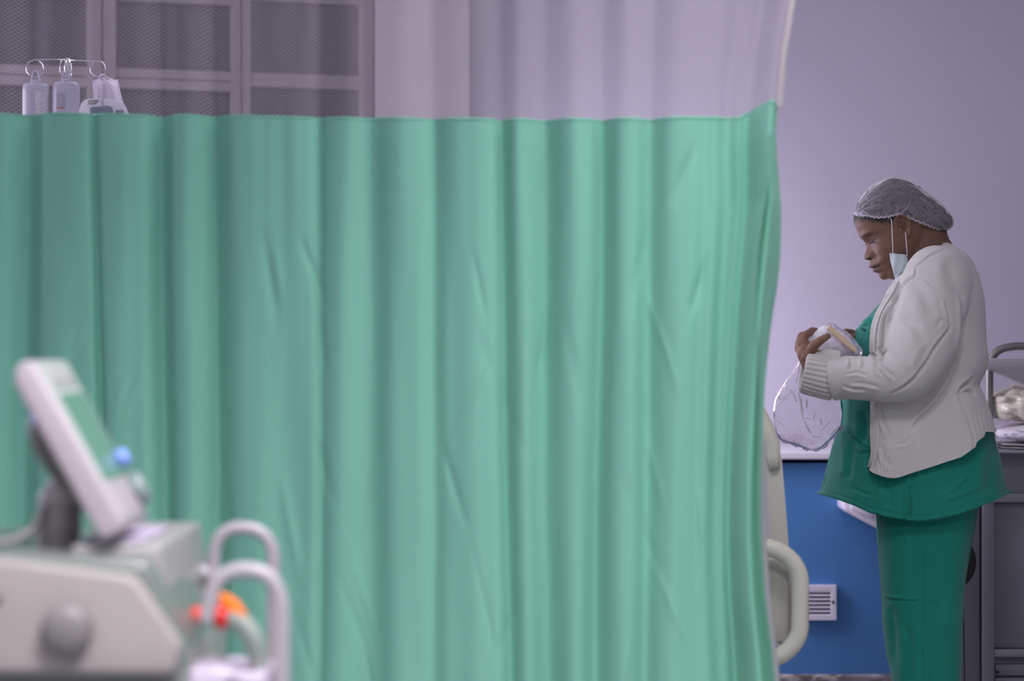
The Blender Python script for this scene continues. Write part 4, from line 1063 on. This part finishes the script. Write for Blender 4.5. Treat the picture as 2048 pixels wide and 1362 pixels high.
# chin mask with ear loops
mk = []
A = []
bp = [(5.723, 508, 1796.5, 17.5), (5.718, 518, 1797.5, 17.5), (5.717, 528, 1799, 16.5), (5.720, 538, 1799, 13.5), (5.730, 547, 1798, 10.5), (5.747, 556, 1797, 7.5), (5.77, 562, 1796, 7), (5.80, 565, 1796, 8), (5.83, 562, 1796, 8), (5.86, 550, 1797, 12), (5.872, 530, 1798, 16), (5.875, 508, 1796, 17.5)]
bps = smoothpl(bp, 5)
for i, (d, py, px, hw_) in enumerate(bps):
    row = []
    for k in range(17):
        u = k / 16 * 2 - 1
        bul = -.007 * (1 - u * u) + .0022 * math.sin(u * 7 + i * .25) + .003 * math.exp(-((u - .35 + i * .02) / .12) ** 2)
        sg = 1 if d < 5.8 else -1
        row.append(P(px + hw_ * u, py + 2.0 * u, d + sg * bul - sg * .002))
    A.append(row)
o = obj('face_mask', Geo().loft(A, cap=False, wrap=False), M['mask'], person)
o.modifiers.new('s', 'SOLIDIFY').thickness = .0012
g = Geo().loft([[p + Vector((0, -.0012, 0)) for p in r_] for r_ in A[:5]], cap=False, wrap=False)
obj('mask_edge', g, M['maskw'], o)
obj('ear_loop', Geo().tube([P(1780.5, 436, 5.722), P(1783, 440, 5.716), P(1784.5, 470, 5.714), P(1786, 508, 5.714)], .0011, 8), M['cord'], o)
obj('ear_loop', Geo().tube([P(1810, 462, 5.722), P(1811.5, 470, 5.719), P(1813, 490, 5.717), P(1814.5, 512, 5.714)], .0011, 8), M['cord'], o)

# clothing solids -------------------------------------------------
def silhouette(tab, n_front, n_back, K=96, step=4, d=DW, twist=0.0):
    tab = sorted(tab); ys = [t[0] for t in tab]; rings = []
    for y in np.arange(ys[0], ys[-1] + .1, step):
        f_ = np.interp(y, ys, [t[1] for t in tab]); b_ = np.interp(y, ys, [t[2] for t in tab]); h_ = np.interp(y, ys, [t[3] for t in tab])
        cc = (f_ + b_) / 2; ring = []
        for k in range(K):
            a_ = 2 * math.pi * k / K; ca, sa = math.cos(a_), math.sin(a_)
            nn_ = (n_front(y) if callable(n_front) else n_front) if ca > 0 else n_back
            px = cc - (b_ - f_) / 2 * math.copysign(abs(ca) ** (2 / nn_), ca)
            p = P(px, y, d); p.y = d - h_ * math.copysign(abs(sa) ** (2 / nn_), sa); p.x += twist * (p.y - d) * max(0, ca) ** .5; ring.append(p)
        rings.append(ring)
    return rings
def clamp_hem(me, xs, ys, soft=True):
    a, n = getv(me); yq = np.minimum(a[:, 1], DW); u = 1024 + a[:, 0] / yq * F; hz = CZ - (np.interp(u, xs, ys) - 681) / F * yq
    m = a[:, 2] < hz; a[m, 2] = hz[m]; setv(me, a)
# tunic
tun = [(548, 1800, 1880, .085), (575, 1781, 1900, .10), (600, 1767, 1930, .14), (627, 1743, 1940, .16), (645, 1724, 1942, .168), (662, 1709, 1945, .172), (680, 1700, 1946, .175), (710, 1692, 1947, .178), (750, 1687, 1947, .18), (800, 1687, 1950, .185), (841, 1688, 1965, .19),
       (863, 1677, 1982, .195), (885, 1668, 1990, .198), (908, 1662, 1997, .202), (940, 1653, 2002, .208), (965, 1647, 2006, .213), (985, 1640, 2014, .22), (1010, 1636, 2024, .225), (1060, 1634, 2028, .225)]
g = Geo(); g.loft(silhouette(tun, 1.9, 2.2))
me = remesh(g, .0034, 6, .6)
tf = [([(1704, 868), (1712, 880), (1728, 893), (1741, 899)], 2.0, 5, 3.5), ([(1741, 900), (1722, 908), (1706, 900)], 3.5, 2, 2), ([(1706, 880), (1700, 930), (1695, 960)], 7, 3, 2), ([(1757, 960), (1756, 975), (1748, 992)], 1.5, 1.8, 1.2),
      ([(1700, 975), (1725, 985), (1747, 993)], 3, 2.5, 1), ([(1818, 975), (1820, 1010), (1817, 1040)], 3.5, 7, 4), ([(1822, 940), (1828, 970), (1832, 1005)], 5, 3, 2), ([(1960, 975), (1920, 990), (1885, 1003)], 4, -3.5, 0), ([(1935, 950), (1920, 965), (1895, 985)], 4, -2.5, 0),
      ([(1660, 880), (1652, 930), (1645, 985)], 2.5, 2.5, 1.5), ([(1762, 960), (1780, 990), (1772, 1015)], 9, 3, 2), ([(1990, 880), (1985, 930), (1975, 990)], 12, 3, 2), ([(1722, 820), (1730, 850), (1722, 890)], 8, 4, 2),
      ([(1746, 640), (1738, 646), (1728, 652)], 3.5, 6, 3), ([(1712, 690), (1722, 720), (1720, 780)], 9, 3, 2), ([(1860, 980), (1866, 1010), (1872, 1032)], 9, 2, 1.5)]
carve(me, tf, gain=1.4); wrinkle(me, .0018, 14, 1); wrinkle(me, .0006, 40, 11)
HX = [1630, 1641, 1680, 1710, 1740, 1770, 1800, 1830, 1850, 1880, 1915, 1950, 1975, 2000, 2018, 2040]
HYc = [985, 988, 1000, 1011, 1025, 1032, 1038, 1041, 1041, 1037, 1028, 1016, 1006, 995, 985, 980]
clamp_hem(me, HX, HYc)
# stitched hem line
a, n = getv(me); u, v = proj(a); yq = np.minimum(a[:, 1], DW); hy = np.interp(1024 + a[:, 0] / yq * F, HX, HYc); zz = (a[:, 2] - (CZ - (hy - 681) / F * yq)) / S
a += n * (-.0016 * np.exp(-((zz - 9) / 1.8) ** 2) + .0012 * np.clip(1 - zz / 9, 0, 1) * (zz < 9))[:, None]; setv(me, a)
tunic = obj('scrub_tunic', me, M['scrub'], person)
# pocket welt and stitched letters on the tunic
def on_surface(o, px, py, off=.0015):
    from mathutils.bvhtree import BVHTree
    if o.name not in BV:
        BV[o.name] = BVHTree.FromObject(o, bpy.context.evaluated_depsgraph_get())
    q = P(px, py, 1.0); dirv = (q - Vector((0, 0, CZ))).normalized(); org = Vector((0, 0, CZ)) - ORG[o.name]
    h = BV[o.name].ray_cast(org, dirv)
    return (h[0] + ORG[o.name] - dirv * off) if h[0] is not None else None
BV = {}
bpy.context.view_layer.update()
def strokes(name, o, sts, r, m, parent):
    g = Geo()
    for st in sts:
        pts = [on_surface(o, *q) for q in st]; pts = [p for p in pts if p is not None]
        if len(pts) > 1: g.tube(pts, r, 6)
    if g.v: return obj(name, g, m, parent)
# S E S M style stitched initials plus an upper line of small stitches
strokes('embroidery', tunic, [[(1723.5, 655), (1721.5, 655), (1721, 657), (1723.5, 658), (1723, 660), (1720.5, 660)], [(1727, 656.5), (1724.5, 657.5), (1725.5, 661.5), (1728, 661)], [(1725, 659.5), (1727, 659)],
    [(1727, 662), (1728, 657), (1729, 662), (1731, 658), (1731, 663.5)], [(1724, 651), (1725.5, 650)], [(1727, 652), (1728, 649.5)], [(1729.5, 647.5), (1730.5, 647)], [(1725, 655), (1726, 654)]], .0006, M['button'], tunic)
strokes('pocket_welt', tunic, [smoothpl([(1705, 870), (1713, 882), (1728, 895), (1741, 901)], 5)], .0016, M['scrub'], tunic)

# trousers
tr1 = [(985, 1752, 1946, .10), (1040, 1756, 1943, .098), (1100, 1758, 1932, .094), (1180, 1764, 1925, .090), (1240, 1768, 1922, .088), (1300, 1776, 1920, .086), (1362, 1787, 1918, .084), (1480, 1805, 1918, .080), (1628, 1822, 1918, .076)]
tr2 = [(985, 1750, 1962, .10), (1040, 1752, 1954, .098), (1100, 1756, 1944, .094), (1180, 1768, 1928, .090), (1362, 1792, 1914, .084), (1628, 1822, 1912, .076)]
g = Geo()
r1 = silhouette(tr1, 2.3, 2.4, step=6); r2 = silhouette(tr2, 2.3, 2.4, step=6)
g.loft([[p + Vector((-.015, -.095, 0)) for p in r_] for r_ in r1]); g.loft([[p + Vector((.015, .095, 0)) for p in r_] for r_ in r2])
me = remesh(g, .0036, 5, .6)
carve(me, [([(1849, 1030), (1848, 1130), (1846, 1250), (1845, 1330), (1845, 1400)], 1.5, 3.6, 1.6), ([(1764, 1192), (1790, 1195), (1815, 1198), (1842, 1198)], 1.8, -2.4, -1.5), ([(1848, 1197), (1865, 1200), (1880, 1204)], 1.8, -2.0, -1),
           ([(1780, 1210), (1786, 1260), (1790, 1330)], 7, 3, 2), ([(1815, 1250), (1820, 1300), (1818, 1380)], 7, 3, 2.5), ([(1826, 1040), (1830, 1100), (1826, 1180)], 8, 2, 1.2), ([(1880, 1050), (1876, 1130), (1882, 1250)], 10, 2.4, 1.5), ([(1860, 1290), (1866, 1340), (1862, 1420)], 6, 2, 2), ([(1858, 1060), (1862, 1100)], 6, 2.5, 1)], ycut=5.81, gain=1.5)
wrinkle(me, .0014, 12, 8)
obj('trousers', me, M['scrub'], person)
# shoes
for sg in (-1, 1):
    g = Geo(); c = T(1820, 1660, sg * .09)
    for i, (dx, wd, hh) in enumerate(((.075, .028, .05), (.04, .036, .07), (-.02, .040, .065), (-.09, .046, .05), (-.13, .043, .042), (-.155, .026, .03))): pass
    rings = [[Vector((c.x + .03 + dx, c.y + wd * math.cos(a_), max(.001, hh * .5 + hh * .5 * math.sin(a_) * 1.0))) for a_ in np.linspace(0, 2 * math.pi, 25)[:-1]] for dx, wd, hh in ((.10, .012, .05), (.09, .030, .075), (.04, .038, .085), (-.02, .040, .075), (-.09, .046, .055), (-.13, .043, .045), (-.155, .026, .03), (-.16, .01, .02))]
    g.loft(rings); o = obj('shoe', g, M['shoe'], person); fixnormals(o)

# cardigan
car = [(486, 1884, 1890, .060), (492, 1878, 1900, .085), (500, 1866, 1916, .105), (510, 1853, 1928, .125), (523, 1838, 1938, .15), (537, 1817, 1945, .165), (548, 1802, 1950, .175), (560, 1789, 1953, .183), (580, 1776, 1958, .19), (600, 1767, 1962, .192), (632, 1750, 1965, .193), (654, 1743, 1966, .193), (680, 1740, 1967, .193), (715, 1740, 1971, .193),
       (735, 1740, 1968, .192), (752, 1740, 1960, .19), (768, 1740, 1952, .19), (780, 1740, 1957, .192), (795, 1740, 1966, .196), (830, 1740, 1976, .205), (862, 1740, 1985, .212), (900, 1741, 1990, .218), (925, 1738, 1990, .22), (940, 1735, 1988, .22), (975, 1735, 1985, .22)]
g = Geo(); g.loft(silhouette(car, lambda y: float(np.interp(y, [560, 630], [3.4, 8.0])), 2.3, K=160, twist=.15))
# near sleeve
def sl(pts, n=8): return [(P(q[0], q[1], q[2]), q[3]) for q in smoothpl(pts, n)]
ns = sl([(1876, 560, 5.66, .082), (1866, 600, 5.635, .083), (1853, 650, 5.61, .081), (1836, 700, 5.585, .077), (1812, 742, 5.57, .067), (1775, 757, 5.575, .056), (1735, 757, 5.60, .0515), (1695, 755, 5.62, .051), (1664, 757, 5.633, .052)])
g.tube([p for p, r in ns], [r for p, r in ns], 40)
g.ball(P(1876, 558, 5.66), .080, n=30)
fs_ = sl([(1876, 560, 5.94, .080), (1860, 640, 5.985, .075), (1820, 735, 6.0, .062), (1775, 728, 5.96, .050), (1745, 712, 5.91, .044)])
g.tube([p for p, r in fs_], [r for p, r in fs_], 32); g.ball(P(1876, 560, 5.94), .079, n=24)
me = remesh(g, .0027, 7, .6)
cf = [  # traced cloth folds
    ([(1893, 498), (1866, 508), (1845, 523), (1828, 536)], 1.5, 2.0, 1.2),               # collar band
    ([(1832, 533), (1829, 552), (1812, 565), (1795, 590), (1786, 612), (1783, 640)], 2.0, 3.2, 2.2),     # armhole seam
    ([(1829, 552), (1850, 560), (1866, 576)], 1.3, 1.6, 1.0),
    ([(1803, 566), (1794, 586), (1787, 608)], 4.0, 6, 3), ([(1784, 610), (1779, 625), (1779, 645)], 3.0, 5, 2.5),
    ([(1776, 620), (1766, 650), (1763, 690), (1760, 700)], 2.2, 6, 3.5),
    ([(1906, 648), (1896, 662), (1875, 690), (1850, 730), (1820, 765), (1780, 790)], 3.2, 7, 1.5),   # arm against the body
    ([(1890, 600), (1898, 630), (1900, 655)], 3.5, 4, 3), ([(1872, 655), (1884, 640), (1896, 650)], 4, 3, 2),
    ([(1925, 580), (1926, 640), (1920, 700), (1905, 760), (1875, 806), (1840, 838), (1826, 862)], 4.5, 7, 4),   # long back fold
    ([(1948, 755), (1925, 775), (1918, 790)], 4, 7, 3), ([(1918, 790), (1932, 830), (1945, 870), (1950, 895)], 3.5, 7, 5),
    ([(1953, 795), (1938, 782), (1920, 786)], 3, 5, 3),
    ([(1756, 800), (1762, 830), (1772, 858), (1780, 880)], 3.5, 4, 3), ([(1752, 800), (1757, 850), (1755, 900), (1747, 940)], 1.4, 3.2, 1.6),   # button band
    ([(1765, 888), (1770, 918), (1785, 935)], 4, 3, 2), ([(1790, 888), (1812, 886), (1823, 872)], 3, 3, 2),
    # elbow crook creases
    ([(1744, 706), (1748, 716), (1756, 722)], 2.5, 7, 4), ([(1757, 700), (1766, 712), (1762, 726)], 3.0, 5, 4), ([(1762, 728), (1775, 742), (1790, 758)], 3.5, 4, 3), ([(1748, 722), (1756, 740), (1764, 750)], 3, 3.5, 2.5),
    ([(1690, 748), (1715, 745), (1735, 752)], 3, 2.6, 2), ([(1700, 765), (1730, 768), (1760, 775)], 3, 2.2, 2), ([(1683, 772), (1705, 778), (1730, 780)], 2.5, 2.2, 2), ([(1700, 716), (1702, 728), (1696, 740)], 3, 2, 2), ([(1725, 716), (1728, 728), (1724, 738)], 3, 2, 2),
    ([(1820, 560), (1850, 590), (1862, 640)], 12, 3, 2), ([(1800, 640), (1830, 650), (1850, 690)], 9, 2.5, 2), ([(1860, 690), (1845, 720), (1838, 745)], 8, 3, 2), ([(1898, 515), (1905, 560), (1925, 600)], 12, 4, 2)]
carve(me, cf, gain=1.35); wrinkle(me, .0013, 22, 2); wrinkle(me, .0006, 60, 12)
CHX = [1700, 1733, 1745, 1762, 1775, 1787, 1800, 1818, 1850, 1892, 1923, 1951, 1953.5, 1969, 1971, 1985, 2010]
CHY = [930, 936, 945, 952, 955.5, 956.5, 954.5, 948, 938, 924, 914, 894, 884, 872, 863, 864, 862]
clamp_hem(me, CHX, CHY)
# ribbed hem band: real ridges
a, n = getv(me); yq = np.minimum(a[:, 1], DW); u = 1024 + a[:, 0] / yq * F; hy = np.interp(u, CHX, CHY); zz = (a[:, 2] - (CZ - (hy - 681) / F * yq)) / S
band = np.clip((62 - zz) / 8, 0, 1) * np.clip(zz / 3, 0, 1) * (u > 1757) * (a[:, 2] < 1.1) * (np.abs(n[:, 1]) > .3)
ph = (u + .18 * zz) * 2 * math.pi / 7.0
a += n * (band * .0020 * np.sin(ph) * np.interp(u, [1757, 1830, 1900], [1, .8, .35]))[:, None]; setv(me, a)
cardigan = obj('cardigan', me, M['knit'], person)

# ribbed turned-back cuff
cu = smoothpl([(1671, 753, 5.634, 43), (1667, 751, 5.634, 47.5), (1652, 749, 5.64, 47.5), (1634, 746, 5.645, 46), (1619, 743, 5.65, 44), (1609, 741, 5.652, 41.5), (1605, 740, 5.652, 37)], 7)
rings = []; KN = 168
for i, q in enumerate(cu):
    c = P(q[0], q[1], q[2]); r_ = q[3] * S; t = i / (len(cu) - 1); ring = []
    ax = (P(1604, 737, 5.652) - P(1664, 757, 5.634)).normalized(); upv = Vector((.13, 0, .99)); upv = (upv - ax * upv.dot(ax) * .35).normalized(); sdv = Vector((0, 1, 0))
    for k in range(KN):
        a_ = 2 * math.pi * k / KN
        rib = .0020 * math.sin(a_ * 28) * min(1, max(0, (t - .08) * 8)) * min(1, (1 - t) * 7)
        rr_ = r_ + rib + .0010 * math.sin(t * 9 + math.sin(a_ * 3))
        ring.append(c + upv * (rr_ * math.sin(a_)) + sdv * (rr_ * .74 * math.cos(a_)))
    rings.append(ring)
inner = [[c_ + (p - c_) * .90 for p in rings[-1]] for c_ in [sum(rings[-1], Vector()) / KN]]
inner2 = [[p + Vector((.02, 0, -.004)) for p in inner[0]]]
o = obj('ribbed_cuff', Geo().loft(rings + inner + inner2, cap=False), M['knit'], cardigan); fixnormals(o)
# edge of the turned cuff
cr_ = rings[4]
obj('cuff_rim', Geo().tube([c_ for c_ in rings[5]][::2], .0022, 8, closed=True), M['knit'], o)
# front button band
def ribbon(name, path, wid, m, parent, lift=.0022):
    A = []
    last = None
    for (x, y) in smoothpl(path, 7):
        hs_ = [on_surface(cardigan, x + q * wid, y, lift) for q in (.35, .65, 1.0)]
        hs_ = [h for h in hs_]
        if any(h is None for h in hs_): continue
        d0 = hs_[0].y
        if last is not None: d0 = max(last - .006, min(last + .006, d0))
        last = d0
        l0 = P(x, y, d0 + .0015); l1 = P(x - .8, y, d0 + .012)
        A.append([l1, l0, P(x + .35 * wid, y, d0 - .0005), hs_[1], hs_[2], hs_[2] + Vector((0, .004, 0))])
    if len(A) > 2: obj(name, Geo().loft(A, cap=False, wrap=False), m, parent)
ribbon('button_band', [(1786, 563), (1777, 583), (1766, 600), (1757, 615), (1749, 632), (1743, 652), (1740, 675), (1739, 704)], 12, M['knit'], cardigan)
ribbon('button_band', [(1741, 801), (1741, 840), (1741, 880), (1742, 905), (1739, 922), (1735, 934)], 13, M['knit'], cardigan)

# ------------------------------------------------------------------ bundle in the hands and the clear bag
bn = thing('wrapped_bundle', tuple(P(1668, 706, 5.70)), 'white gauze bundle with a beige stick in clear wrap, held in both hands', 'package')
g = Geo()
out = [(1612, 690), (1618, 672), (1636, 659), (1655, 651), (1668, 653), (1690, 668), (1706, 688), (1718, 704), (1712, 712), (1690, 714), (1664, 716), (1640, 716), (1622, 706)]
rings = []
ctr = P(1664, 688, 5.70)
o2 = smoothpl(out + [out[0]], 5)[:-1]
for k in np.linspace(-1, 1, 15):
    sc = math.sqrt(max(.02, 1 - (abs(k) ** 2.6))); rings.append([Vector(((P(q[0], q[1], 5.70) - ctr) * sc + ctr)) + Vector((0, .038 * k, 0)) for q in o2])
g.loft(rings); me = remesh(g, .0022, 3, .5); wrinkle(me, .0022, 60, 3); wrinkle(me, .0012, 150, 5)
obj('gauze', me, M['gauze'], bn)
st = [(1656, 654), (1668, 664), (1684, 678), (1698, 692), (1711, 702)]
A = []
for i, q in enumerate(smoothpl(st, 5)):
    t = i / 20; wv = 5.6 + .7 * math.sin(t * 40)
    c = P(q[0], q[1], 5.659 - .003 * math.sin(math.pi * t)); nx = Vector((.62, 0, .78)) * wv * S
    A.append([c - nx, c - nx * .6 + Vector((0, -.004, 0)), c + Vector((0, -.0055, 0)), c + nx * .6 + Vector((0, -.004, 0)), c + nx, c + nx * .5 + Vector((0, .003, 0)), c - nx * .5 + Vector((0, .003, 0))])
obj('beige_stick', Geo().loft(A), M['beige'], bn)
# wrap film
out2 = [(1634, 664), (1652, 650), (1664, 646.5), (1680, 657), (1700, 672), (1716, 690), (1724, 706), (1716, 714), (1690, 708), (1660, 700), (1640, 690)]
rings = []; ctr = P(1680, 682, 5.70); o2 = smoothpl(out2 + [out2[0]], 6)[:-1]
for k in np.linspace(-1, 1, 13):
    sc = math.sqrt(max(.05, 1 - (abs(k) ** 3))); rings.append([(P(q[0], q[1], 5.70) - ctr) * sc * 1.02 + ctr + Vector((0, .046 * k + .004 * math.sin(i * .9), 0)) for i, q in enumerate(o2)])
g = Geo().loft(rings); me = remesh(g, .0028, 1, .5); wrinkle(me, .0022, 50, 7)
obj('wrap_film', me, M['wrap'], bn)

# clear bag hanging from the hand
bagL = [(715, 1602), (730, 1594), (760, 1572), (785, 1556), (800, 1549), (825, 1545), (850, 1548), (868, 1552), (880, 1562), (890, 1592), (899, 1615)]
bagR = [(715, 1622), (730, 1640), (760, 1672), (785, 1684), (800, 1685), (825, 1687), (850, 1685), (860, 1680), (875, 1664), (890, 1650), (899, 1636)]
rings = []
for i, y in enumerate(np.linspace(716, 899, 90)):
    xl = np.interp(y, [q[0] for q in bagL], [q[1] for q in bagL]); xr = np.interp(y, [q[0] for q in bagR], [q[1] for q in bagR]); t = (y - 716) / 183
    th_ = .012 + .028 * math.sin(math.pi * min(1, t * .95)) ** .8; ring = []
    for k in range(96):
        a_ = 2 * math.pi * k / 96; ca, sa = math.cos(a_), math.sin(a_); u = .5 - .5 * math.copysign(abs(ca) ** .8, ca)
        px = xl + (xr - xl) * u
        sg = 1 if sa > 0 else -1
        fd = 0
        for (cx0, cy0, cx1, cy1, wdt, dp) in ((1590, 780, 1612, 840, 3, .006), (1612, 842, 1630, 870, 3, .006), (1550, 825, 1588, 782, 4, .004), (1560, 790, 1600, 775, 3, .005), (1625, 785, 1640, 830, 5, .004), (1655, 830, 1640, 868, 3, .005), (1612, 838, 1600, 860, 6, .004), (1600, 722, 1590, 780, 4, .004), (1640, 870, 1665, 840, 3, .004), (1632, 815, 1660, 800, 4, .003), (1572, 770, 1610, 730, 5, .003)):
            L2 = (cx1 - cx0) ** 2 + (cy1 - cy0) ** 2; tq = min(1, max(0, ((px - cx0) * (cx1 - cx0) + (y - cy0) * (cy1 - cy0)) / L2))
            dd_ = math.hypot(px - cx0 - tq * (cx1 - cx0), y - cy0 - tq * (cy1 - cy0)); fd += dp * (1 - min(1, dd_ / (wdt * 2.5))) if sg > 0 else 0
        cr = abs(noise.noise(Vector((px * .035, y * .03, 2 * sg)))) * .022 + abs(noise.noise(Vector((px * .09, y * .06, 5 * sg)))) * .007
        ring.append(P(px, y, 5.745 - sa * th_ - sg * (cr * min(1, t * 3) * abs(sa) ** .5 + fd)))
    rings.append(ring)
bg = thing('clear_plastic_bag', tuple(P(1618, 899, 5.745)), 'clear crinkled plastic bag hanging below the hand in front of the worktop', 'bag')
obj('film', Geo().loft(rings, cap=False), M['clear_bag'], bg)
g = Geo(); sp_ = smoothpl([tuple(P(a_, b_, 5.742)) for a_, b_ in ((1553, 869), (1562, 879), (1580, 886), (1600, 892), (1615, 898), (1634, 899), (1648, 893), (1664, 876), (1680, 861), (1686, 850))], 6)
g.tube([Vector(q) + Vector((0, .002 * math.sin(i * 1.7), .001 * math.sin(i * 2.3))) for i, q in enumerate(sp_)], [.0035 + .0016 * math.sin(i * .9) for i in range(len(sp_))], 10)
obj('sealed_edge', g, film('thick gathered film', (0.66, 0.62, 0.78), 0.6, 0.2, 0.2), bg)
bpy.context.view_layer.update(); fo = [o for o in bg.children if o.name.startswith('film')][0]
def fray(p):
    b_ = BVHTree.FromObject(fo, bpy.context.evaluated_depsgraph_get()) if 'b' not in fray.__dict__ else fray.b
    fray.b = b_; dirv = (P(p[0], p[1], 1.0) - Vector((0, 0, CZ))).normalized(); h = b_.ray_cast(Vector((0, 0, CZ)) - ORG[fo.name], dirv)
    return h[0] + ORG[fo.name] - dirv * .0006 if h[0] is not None else None
crs = film('creased film', (0.98, 0.92, 1.0), 0.85, 0.08, 0.3)  # folds in the film, their bright highlights painted in as white
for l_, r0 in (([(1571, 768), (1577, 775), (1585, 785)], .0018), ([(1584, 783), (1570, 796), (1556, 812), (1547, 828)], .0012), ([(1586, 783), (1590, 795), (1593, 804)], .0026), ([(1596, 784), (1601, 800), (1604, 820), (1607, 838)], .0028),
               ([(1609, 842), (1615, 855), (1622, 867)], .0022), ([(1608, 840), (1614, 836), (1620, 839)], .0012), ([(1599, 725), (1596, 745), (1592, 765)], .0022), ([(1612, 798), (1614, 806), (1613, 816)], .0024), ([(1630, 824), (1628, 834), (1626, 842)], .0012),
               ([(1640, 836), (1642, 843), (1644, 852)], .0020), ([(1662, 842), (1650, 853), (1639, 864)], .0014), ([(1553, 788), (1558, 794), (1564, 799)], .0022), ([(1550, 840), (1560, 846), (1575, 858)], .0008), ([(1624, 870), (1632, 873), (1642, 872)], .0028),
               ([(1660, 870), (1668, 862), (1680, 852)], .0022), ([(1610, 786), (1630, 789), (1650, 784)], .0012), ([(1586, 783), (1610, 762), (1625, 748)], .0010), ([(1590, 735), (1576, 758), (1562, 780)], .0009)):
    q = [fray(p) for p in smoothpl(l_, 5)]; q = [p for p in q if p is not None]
    if len(q) > 3: obj('film_crease_glint', Geo().tube(q, [r0 * (.25 + .75 * math.sin(math.pi * (i + .5) / len(q))) for i in range(len(q))], 8), crs, bg)
# printed wrapper lying in the bag
A = [[P(a_, b_, 5.752 + .006 * math.sin(a_ * .12)) for a_ in np.linspace(l_, r_, 14)] for b_, l_, r_ in ((868, 1556, 1600), (876, 1560, 1614), (884, 1572, 1624), (890, 1584, 1630))]
o = obj('printed_wrapper', Geo().loft(A, cap=False, wrap=False), film('printed wrapper', (0.80, 0.52, 0.58), .38, .1, .3, noise_scale=45, nmix=.25), bg)
